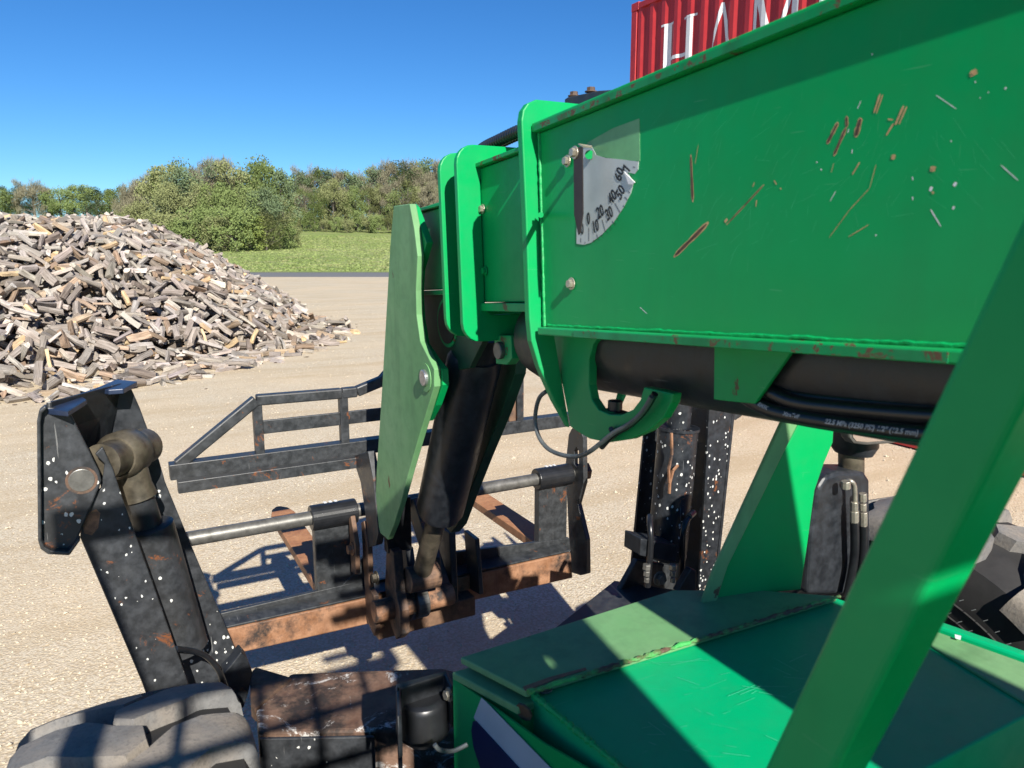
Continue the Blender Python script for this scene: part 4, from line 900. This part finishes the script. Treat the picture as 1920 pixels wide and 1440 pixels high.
# ---- wheels
def tyre(xa, xb, yc, zc, r=.665, name='wheel', flip=1):
    root = empty(name, (0, 0, 0)); root.parent = TH; xm = (xa+xb)/2; hw = (xb-xa)/2
    prof = [(-.62, .30), (-.86, .33), (-1.0, .42), (-1.02, .50), (-.97, .575), (-.90, .612), (-.6, .625), (0, .632), (.6, .625), (.90, .612), (.97, .575), (1.02, .50), (1.0, .42), (.86, .33), (.62, .30)]
    n = 96; b = MB()
    for k in range(n):
        a = 2*math.pi*k/n
        for x, q in prof: b.v.append((xm+x*hw, yc+q*r/.665*math.cos(a), zc+q*r/.665*math.sin(a)))
    m = len(prof)
    for k in range(n):
        for j in range(m-1): k2 = (k+1) % n; b.f.append((k*m+j, k*m+j+1, k2*m+j+1, k2*m+j)); b.m.append(0)
    T('tyre_carcass', RUBBER, b, root, smooth=True)
    bm = bmesh.new(); pit = 2*math.pi/18; rg = random.Random(8); sy = .82
    for k in range(18):
        for side in (-1, 1):
            a0 = pit*(k+(.5 if side > 0 else 0)); out = [(1.03, -.075), (1.03, .055), (.66, .062), (.42, .115), (.02, .165), (-.16, .125), (-.14, .060), (.12, .012), (.36, -.060), (.62, -.085)]
            t = bmesh.new(); j_ = rg.uniform(-.005, .005); L0 = []
            for lev, sh in ((2, .94), (1, 1.0), (0, 1.03)):
                L0.append([t.verts.new(((.38+(x-.38)*sh)*hw, (.03+(q-.03)*sh+j_)*sy, lev)) for x, q in out])
            K = len(out); t.faces.new(L0[0])
            for u in (0, 1):
                for i in range(K): t.faces.new((L0[u][i], L0[u][(i+1) % K], L0[u+1][(i+1) % K], L0[u+1][i]))
            top_e = [e for e in t.edges if all(v.co.z > 1.9 for v in e.verts)]
            for yy in np.arange(-.09, .16, .022): bmesh.ops.bisect_plane(t, geom=t.verts[:]+t.edges[:]+t.faces[:], plane_co=(0, yy, 0), plane_no=(0, 1, 0))
            for xx in (-.02, .04, .09, .14, .18): bmesh.ops.bisect_plane(t, geom=t.verts[:]+t.edges[:]+t.faces[:], plane_co=(xx*hw/.2, 0, 0), plane_no=(1, 0, 0))
            vm = {}
            for v in t.verts:
                x, q, lv = v.co; xn = min(1.1, abs(x/hw)); rr = {2: r, 1: r-.03, 0: r-.066}[round(lv)] if abs(lv-round(lv)) < .01 else r-.066+.033*lv
                rr -= .022*xn**2.2 + (.012 if xn > .97 and lv > 1.5 else 0); nz = noise.noise(Vector((x*9, q*9+k, side*3)))
                rr += .0035*nz if lv > 1.5 else 0; ang = a0+flip*q/r
                vm[v] = bm.verts.new((xm+side*x*1.0, yc+rr*math.cos(ang), zc+rr*math.sin(ang)))
            for f in t.faces:
                try: bm.faces.new([vm[v] for v in f.verts])
                except ValueError: pass
            t.free()
    bmesh.ops.recalc_face_normals(bm, faces=bm.faces)
    me = bpy.data.meshes.new('tread'); bm.to_mesh(me); bm.free(); me.materials.append(TYRE); me.polygons.foreach_set('use_smooth', [True]*len(me.polygons)); me.set_sharp_from_angle(angle=R(42))
    o = bpy.data.objects.new('tread', me); COL.objects.link(o); o.parent = root
    md = o.modifiers.new('bevel', 'BEVEL'); md.width = .005; md.segments = 2; md.limit_method = 'ANGLE'; md.angle_limit = R(38)
    T('rim', simple('white_rim', (.6, .6, .58), .5, 0, .1, 5), MB().tube([(xa+.05, yc, zc), (xb-.05, yc, zc)], .31, 40), root, bevel=.01)
    return root
tyre(-.235, .168, 1.36, .645, .672); tyre(2.06, 2.50, 1.30, .66, .72, flip=-1)
tyre(-.25, .172, -1.75, .66, .675); tyre(2.06, 2.50, -1.75, .66, .675)
# sidewall moulding and hairs on the right wheel
b = MB()
for rr in (.545, .50, .44):
    for k in range(60):
        a0, a1_ = R(20+3*k), R(23+3*k); b.tube([(2.055, 1.30+rr*math.cos(a0), .66+rr*math.sin(a0)), (2.055, 1.30+rr*math.cos(a1_), .66+rr*math.sin(a1_))], .004, 5, False)
tag(T('sidewall_ribs', RUBBER, b, smooth=True), kind='stuff')
b = MB()
for rr in (.58, .52, .47):
    for k in range(34):
        a = R(60+rr*20+3.7*k); p = Vector((2.052, 1.30+rr*math.cos(a), .66+rr*math.sin(a))); b.tube([p, p+Vector((-.022, 0, .002))], .0011, 4)
tag(T('tyre_hairs', GREYHOSE, b), kind='stuff')
# ---- hood and front frame
HZ = 1.40
hood = T('front_frame_housing', HOODG, MB().ext([(.612, 1.063, .8), (.640, .80, .8), (.69, .60, .8), (1.53, .60, .8), (1.482, .85, .8), (1.415, 1.061, .8)], (0, 0, HZ-.8-.004)), bevel=.004)
A_, B_ = at(863, 1232, 'Z', HZ+.012), at(987, 1296, 'Z', HZ+.012); C_, D_ = at(1560, 1112, 'Z', HZ+.012), at(1240, 1104, 'Z', HZ+.012)
fr = [A_, B_, at(1570, 1117, 'Z', HZ+.012), at(1420, 1106, 'Z', HZ+.012), at(1262, 1106, 'Z', HZ+.012)]
T('front_top_plate', PALEG, MB().ext(fr, (0, 0, -.014)), hood, bevel=.003)
T('front_plate_step', PALEG, MB().ext([v+Vector((-.018, .0, -.026)) for v in (A_, B_)]+[B_+Vector((.05, -.0, -.026)), A_+Vector((.06, .0, -.026))], (0, 0, -.016)), hood, bevel=.003)
body = [(A_.x-.012, A_.y), (B_.x-.008, B_.y), (1.42, 1.06), (1.27, 1.16), (1.08, 1.262)]
T('frame_nose', GREEN, MB().ext([(x, y, .75) for x, y in body], (0, 0, HZ-.75-.03)), hood, bevel=.003)
b = MB(); rg = random.Random(12); pts = [Vector(B_).lerp(Vector(fr[2]), i/110)+Vector((0, -.006, .001+rg.uniform(-.001, .002))) for i in range(111)]
T('weld_bead', WELD, b.tube(pts, [.004+rg.uniform(-.0015, .002) for _ in pts], 7), hood, smooth=True)
pts = [Vector((.612, 1.06, HZ)).lerp(Vector((.640, .80, HZ)), i/60) for i in range(61)]
T('weld_bead', GREENW, MB().tube(pts, [.0055+rg.uniform(-.002, .002) for _ in pts], 7), hood, smooth=True)
b = MB()
def hstrip(p, q, w): 
    p, q = at(*p, 'Z', HZ), at(*q, 'Z', HZ); d = (q-p).normalized(); n_ = Vector((-d.y, d.x, 0))*w/2; b.add([v+Vector((0, 0, .0004)) for v in (p-n_, q-n_, q+n_, p+n_)], [(0, 1, 2, 3)])
for k in range(45):
    x, y = rg.uniform(1180, 1500), rg.uniform(1230, 1430); a = rg.choice((.35, .5, -.35, .1))+rg.uniform(-.15, .15); L_ = rg.uniform(8, 60)
    hstrip((x, y), (x+math.cos(a)*L_, y+math.sin(a)*L_), rg.uniform(.0002, .0007))
hstrip((1160, 1247), (1330, 1238), .0004)
tag(T('hood_scratches', simple('hood_scratch', (.12, .58, .36), .5), b, hood), kind='stuff')
bolt(at(1020, 1292, 'Z', HZ), (0, 0, 1), .011, hood, STEEL)
T('rust_patch', RUST, MB().ext([at(x, y, 'Z', HZ+.0125) for x, y in [(985, 1296), (1040, 1275), (1100, 1256), (1098, 1252), (1030, 1270), (980, 1288)]], (0, 0, .0007)), hood)
T('rust_patch', RUSTD, MB().tube([Vector(B_)+Vector((-.006, -.004, -.035)), Vector(B_)+Vector((-.01, -.006, -.036))], .018, 9), hood)
# hood right rim
T('hood_rim', HOODG, MB().beam(at(1740, 1170, 'Z', HZ), at(1960, 1248, 'Z', HZ), .03, .02), hood, bevel=.006)
T('hood_side_panel', PALEG, MB().ext([at(1745, 1185, 'Z', HZ), at(1960, 1262, 'Z', HZ), at(1960, 1345, 'Z', HZ-.004), at(1745, 1215, 'Z', HZ-.004)], (0, 0, .006)), hood, bevel=.002)
MB().ext([at(x, y, 'Z', HZ+.0115) for x, y in [(1790, 1190), (1802, 1193), (1801, 1200), (1791, 1197)]], (0, 0, .001)).build('white_chip', WHITE, hood)
# striped sticker on the left face
def onface(px, py, off=.0):
    d = ray(px, py); p0 = Vector((.527, 1.216, 0))+nrm*off; t = (p0-_C).dot(nrm)/d.dot(nrm); return _C+d*t
nrm = Vector((-.386, -.092, 0)).normalized()
sidep = [(B_.x-.01, B_.y, .8), (B_.x-.01, B_.y, HZ-.03)]
T('sticker_stripe', PALEST, MB().ext([onface(x, y, .003) for x, y in [(903, 1308), (912, 1316), (1045, 1452), (930, 1452), (893, 1352), (889, 1345)]], nrm*.001), hood)
T('sticker_stripe', NAVY, MB().ext([onface(x, y, .005) for x, y in [(887, 1352), (893, 1352), (985, 1452), (905, 1452), (888, 1400), (884, 1370)]], nrm*.001), hood)
T('housing_side_plate', GREEN, MB().ext([(.527, 1.216, .8), (.649, .704, .8), (.649, .704, HZ-.02), (.622, .82, HZ-.02), (.585, .97, HZ-.035), (.527, 1.216, HZ-.032)], -nrm*.004), hood)
# ---- gusset plate of the boom support, right of the frame
Y0g = at(1310, 1135, 'Z', HZ); Y1g = at(1505, 1105, 'Z', HZ)
gd = (Y1g-Y0g).normalized(); gn = Vector((gd.y, -gd.x, 0))
def ong(px, py, off=0.):
    d = ray(px, py); p0 = Y0g+gn*off; t = (p0-_C).dot(gn)/d.dot(gn); return _C+d*t
T('support_gusset', GREEN, MB().ext([ong(*p) for p in [(1338, 1130), (1356, 1060), (1502, 786), (1565, 786), (1562, 830), (1545, 870), (1528, 920), (1516, 1010), (1502, 1106), (1440, 1112)]], -gn*.02), bevel=.003)
T('gusset_flange', PALEG, MB().ext([ong(*p, .0) for p in [(1308, 1136), (1332, 1070), (1462, 786), (1494, 786), (1360, 1058), (1336, 1134)]], gn*.012), bevel=.004)
# ---- black cylinder with hoses at the right, mirror
RC = empty('steering_cylinder'); RC.parent = TH; yc_ = 1.27
T('cylinder_block', BLACKP, MB().ext([at(x, y, 'Y', yc_) for x, y in [(1514, 1115), (1520, 1000), (1534, 915), (1548, 893), (1572, 884), (1622, 884), (1632, 900), (1634, 1115)]], (0, .09, 0)), RC, bevel=.012, seg=3)
T('cylinder_neck', GREASE, MB().tube([at(1596, 890, 'Y', yc_+.04), at(1596, 842, 'Y', yc_+.04)], .034, 24), RC, smooth=True)
T('cylinder_cap', BLACKP, MB().tube([at(1600, 850, 'Y', yc_+.04), at(1602, 836, 'Y', yc_+.04), at(1603, 780, 'Y', yc_+.04)], [.05, .062, .062], 28), RC, smooth=True)
h0 = at(1588, 903, 'Y', yc_-.02)
T('hose_elbow', GALV, MB().tube(smoothpath([at(1584, 905, 'Y', yc_-.01), at(1594, 902, 'Y', yc_-.03), at(1602, 912, 'Y', yc_-.035), at(1603, 942, 'Y', yc_-.035)]), .0065, 10), RC, smooth=True)
for px, ya, yb_, r_ in ((1586, 902, 916, .012), (1602, 941, 958, .0095), (1602, 958, 980, .0115), (1618, 925, 940, .0105), (1618, 944, 957, .0095), (1619, 960, 990, .0105)):
    MB().tube([at(px, ya, 'Y', yc_-.035), at(px, yb_, 'Y', yc_-.035)], r_, 8).build('hose_fitting', GALV, RC, .001)
T('hose', HOSE, MB().tube(smoothpath([at(1602, 978, 'Y', yc_-.035), at(1603, 1020, 'Y', yc_-.035), at(1600, 1060, 'Y', yc_-.03), at(1588, 1120, 'Y', yc_-.03)]), .0115, 12), RC, smooth=True)
T('hose', HOSE, MB().tube(smoothpath([at(1619, 985, 'Y', yc_-.035), at(1619, 1020, 'Y', yc_-.035), at(1614, 1070, 'Y', yc_-.03), at(1600, 1125, 'Y', yc_-.03)]), .0115, 12), RC, smooth=True)
mp_ = [(1590, 800), (1594, 822), (1602, 832), (1625, 835), (1660, 833), (1712, 828), (1712, 780), (1590, 780)]
T('mirror_housing', STEEL, MB().ext(tr(mp_, 'Y', 1.2), (0, .03, 0)), bevel=.006)
T('mirror_glass', GLASS, MB().ext(tr([(1596, 800), (1600, 820), (1606, 827), (1626, 829), (1708, 822), (1708, 782), (1596, 782)], 'Y', 1.198), (0, .001, 0)))
# ---- hydraulic hoses below the boom, one with printed lettering
P = [(1396, 742), (1412, 752), (1450, 770), (1500, 782), (1560, 792), (1640, 803), (1720, 812), (1800, 818), (1900, 822), (2050, 826)]
hp_ = smoothpath([at(x, y, 'X', .91) for x, y in P], 8)
T('printed_hydraulic_hose', HOSE, MB().tube(hp_, .0128, 20), smooth=True)
def along(path, s):
    for i in range(len(path)-1):
        L_ = (path[i+1]-path[i]).length
        if s <= L_: return path[i].lerp(path[i+1], s/L_), (path[i+1]-path[i]).normalized()
        s -= L_
    return path[-1], (path[-1]-path[-2]).normalized()
def arcl(px):
    best = min(range(len(hp_)), key=lambda i: abs(pxof(hp_[i])[0]-px)); return sum((hp_[i+1]-hp_[i]).length for i in range(best))
for s, px, size in (('8M3K', 1441, .0085), ('XtraTuff', 1494, .0085), ('22.5 MPa (3250 PSI) 1/2" (12.5 mm)', 1636, .0098)):
    me = text_mesh(s, size, .2); s0_ = arcl(px); r_ = .0131
    for v in me.vertices:
        c_, d_ = along(hp_, s0_+v.co.x); n_ = (_C-c_); n_ = (n_-d_*n_.dot(d_)).normalized(); u_ = n_.cross(d_).normalized()
        if u_.z < 0: u_ = -u_
        th = v.co.y/r_; v.co = c_+(n_*math.cos(th)+u_*math.sin(th))*r_
    me.materials.append(GREYPR); o = bpy.data.objects.new('hose_lettering', me); COL.objects.link(o); o.parent = TH
for k, (xx, dy) in enumerate(((.915, -20), (.93, -34), (.95, -14), (.97, -30))):
    T('hydraulic_hose', HOSE, MB().tube(smoothpath([at(x, y+dy, 'X', xx) for x, y in [(1432, 742), (1450, 757), (1500, 776), (1600, 788), (1750, 800), (1950, 808)]], 8), .0125, 16), smooth=True)
# grey breather hose looping below the collar, sensor in the cut-out
lp = [(1024, 734), (1012, 745), (1005, 768), (1004, 795), (1012, 822), (1030, 843), (1058, 854), (1085, 855), (1105, 847), (1125, 832), (1150, 812), (1180, 795), (1205, 772), (1222, 744)]
T('grey_hose_loop', GREYHOSE, MB().tube(smoothpath([at(x, y, 'X', .875 if i > 7 else .89) for i, (x, y) in enumerate(lp)]), .0052, 12), smooth=True)
T('black_hose', HOSE, MB().tube(smoothpath([at(x, y, 'X', .885) for x, y in [(1128, 838), (1150, 815), (1182, 796), (1210, 768), (1228, 738)]]), .0065, 12), smooth=True)
c = at(1153, 770, 'X', .93); T('proximity_sensor', BLACKPL, MB().tube([c, c+Vector((0, 0, .022))], .0155, 24), bevel=.001)
T('sensor_bracket', BLACKPL, MB().box((c.x-.02, c.y-.03, c.z-.006), (c.x+.02, c.y+.03, c.z)), bevel=.001)
T('sensor_nut', GALV, MB().tube([c-Vector((0, 0, .020)), c-Vector((0, 0, .007))], .007, 6))
for p in ((1146, 805), (1143, 818)): MB().tube([at(*p, 'X', .895), at(*p, 'X', .88)], .006, 8).build('hose_clip', BLACKPL, TH, .001)
# ---- work light on the left of the housing
WLx = [(741, 1282), (748, 1276), (852, 1253), (858, 1262), (752, 1296), (756, 1452), (742, 1452)]
wl = T('work_light_bracket', BLACKP, MB().ext([at(742, 1282, 'Z', 1.33), at(838, 1256, 'Z', 1.33), at(850, 1285, 'Z', 1.33), at(846, 1292, 'Z', 1.33), at(833, 1264, 'Z', 1.33), at(751, 1290, 'Z', 1.33), at(753, 1340, 'Z', 1.33), at(745, 1345, 'Z', 1.33)], (0, 0, -.09)), bevel=.003)
T('bracket_leg', BLACKP, MB().ext([at(742, 1284, 'Z', 1.33), at(750, 1290, 'Z', 1.33), at(751, 1300, 'Z', 1.33), at(742, 1296, 'Z', 1.33)], (0, 0, -.4)), wl, bevel=.002)
c = at(792, 1305, 'Z', 1.29); T('lamp_body', BLACKPL, MB().tube([c+Vector((0, .0, .0)), c-Vector((0, 0, .01)), c-Vector((0, 0, .075)), c-Vector((0, .0, .10))], [.044, .052, .056, .034], 32), wl, bevel=.006, smooth=True)
bolt(at(843, 1302, 'X', .535), (-1, -.1, .1), .010, wl, GALV)
T('lamp_wire', GREYHOSE, MB().tube(smoothpath([at(815, 1396, 'Y', .98), at(825, 1406, 'Y', .98), at(850, 1408, 'Y', 1.0), at(876, 1396, 'Y', 1.0)]), .0035, 8), wl, smooth=True)
T('lower_frame_plate', BLACKP, MB().box((.20, .70, .45), (.60, 1.2, .75)), bevel=.01)
# rear body and chassis so the machine is whole
T('chassis_frame', GREEN, MB().box((.70, -3.0, .55), (1.50, .58, 1.15)), bevel=.02)
T('engine_cover', HOODG, MB().box((1.56, -2.4, .75), (2.05, .45, 1.45)), bevel=.03)
T('boom_tower', GREEN, MB().box((.86, -3.3, 1.10), (1.10, -2.6, 1.98)), bevel=.02)
# ---- cab frame: the right front post crosses the picture
def post(p, q, w, h, nm='cab_post'): return MB().beam(p, q, w, h, (1, 0, 0)).build(nm, GREEN, cab, .007, seg=3)
cab = T('cab_floor', BLACKP, MB().box((-.45, -.8, .85), (.50, .50, .93)), bevel=.01)
T('cab_front_panel', GREEN, MB().box((-.45, .50, .93), (.50, .54, 1.35)), cab, bevel=.005)
T('cab_side_panel', GREEN, MB().box((.47, -.8, .93), (.50, .45, 1.45)), cab, bevel=.005)
def yl(z): return .432-.335*(z-1.718)
def yr(z): return .357-.320*(z-1.77)
pbot = Vector((.53, .55, 1.25)); ptop = Vector((.53, .03, 2.86))
MB().ext([(.50, yl(1.25), 1.25), (.50, yr(1.25), 1.25), (.50, yr(2.86), 2.86), (.50, yl(2.86), 2.86)], (.057, 0, 0)).build('cab_front_post', GREEN, cab, .006, seg=3)
for y_ in (-.74, -.60, -.44): MB().box((.2, y_-.035, 2.862), (.56, y_+.035, 2.868)).build('sun_band_slat', GREEN, cab)  # slats added out of view to break the sun on the post into bands
post((-.45, pbot.y, 1.3), (-.45, ptop.y, 2.86), .06, .06); post((-.45, -.8, .9), (-.45, -.8, 2.86), .06, .06); post((.50, -.8, .9), (.50, -.8, 2.86), .06, .06)
yt = ptop.y
for a, c in (((-.48, yt, 2.88), (.56, yt, 2.88)), ((-.48, -.8, 2.88), (.56, -.8, 2.88)), ((-.45, -.8, 2.88), (-.45, yt, 2.88)), ((.53, -.8, 2.88), (.53, yt, 2.88))):
    MB().beam(a, c, .06, .06).build('roof_rail', GREEN, cab, .006)
for k in range(4): MB().beam((.26, yt-.08-.125*k, 2.88), (.53, yt-.12-.125*k, 2.88), .012, .045).build('roof_guard_bar', GREEN, cab)
for k in range(7): MB().beam((-.42+.14*k, -.8, 1.5), (-.42+.14*k, -.8, 2.86), .019, .019, (1, 0, 0)).build('rear_guard_bar', BLACKP, cab)
for k in range(9): MB().beam((-.45, -.815, 1.6+.14*k), (.5, -.815, 1.6+.14*k), .019, .019).build('rear_guard_bar', BLACKP, cab)
for z0, z1 in ((1.3, 2.68), (2.72, 2.86)): MB().box((.33, -.83, z0), (.505, -.80, z1)).build('sun_block_panel', GREEN, cab)  # unseen panel added to shade hood and post, slotted for light patches
MB().box((.22, -.83, 1.3), (.329, -.80, 2.86)).build('sun_block_panel', GREEN, cab); MB().box((.40, -.826, 2.681), (.505, -.804, 2.719)).build('sun_block_panel', GREEN, cab)

# ------------------------------------------------------------------ labels that single out
ORD = ['first', 'second', 'third', 'fourth', 'fifth', 'sixth', 'seventh', 'eighth', 'ninth', 'tenth', 'eleventh', 'twelfth', 'thirteenth', 'fourteenth', 'fifteenth', 'sixteenth', 'seventeenth', 'eighteenth', 'nineteenth', 'twentieth']
by = {}
for o in COL.objects:
    if o.get('category') in ('tree', 'bush'): by.setdefault(o['label'], []).append(o)
for lab, os_ in by.items():
    if len(os_) > 1:
        os_.sort(key=lambda o: pxof(o.location)[0])
        for k, o in enumerate(os_): o['label'] = (ORD[k]+' from left, ' if k < 20 else '')+lab
def l_is_foot(py, px): return py > np.interp(px, [0, 300, 500, 640], [715, 680, 645, 612])
LGS.sort(key=lambda t: t[1])
for o, px, py, l in LGS:
    c = [v for v in o.data.color_attributes['wood'].data[0].color][:3]; lum = sum(c)/3; warm = c[0]/max(.01, c[2])
    cn = 'fresh orange' if warm > 2 else 'tan' if warm > 1.45 else 'pale grey' if lum > .42 else 'mid grey' if lum > .28 else 'dark weathered'
    row = 'at the foot' if l_is_foot(py, px) else 'on the lower face'
    sec = 'far left' if px < 110 else 'left' if px < 230 else 'middle' if px < 370 else 'right' if px < 500 else 'far right tip'
    face = abs(math.sin(l[3]+YAW)); way = 'tilted' if abs(l[4]) > .38 else 'end-on' if face > .82 else 'crosswise' if face < .42 else 'slanting'
    o['label'] = f'{cn} split log lying {way} {row} of the firewood heap, {sec}'
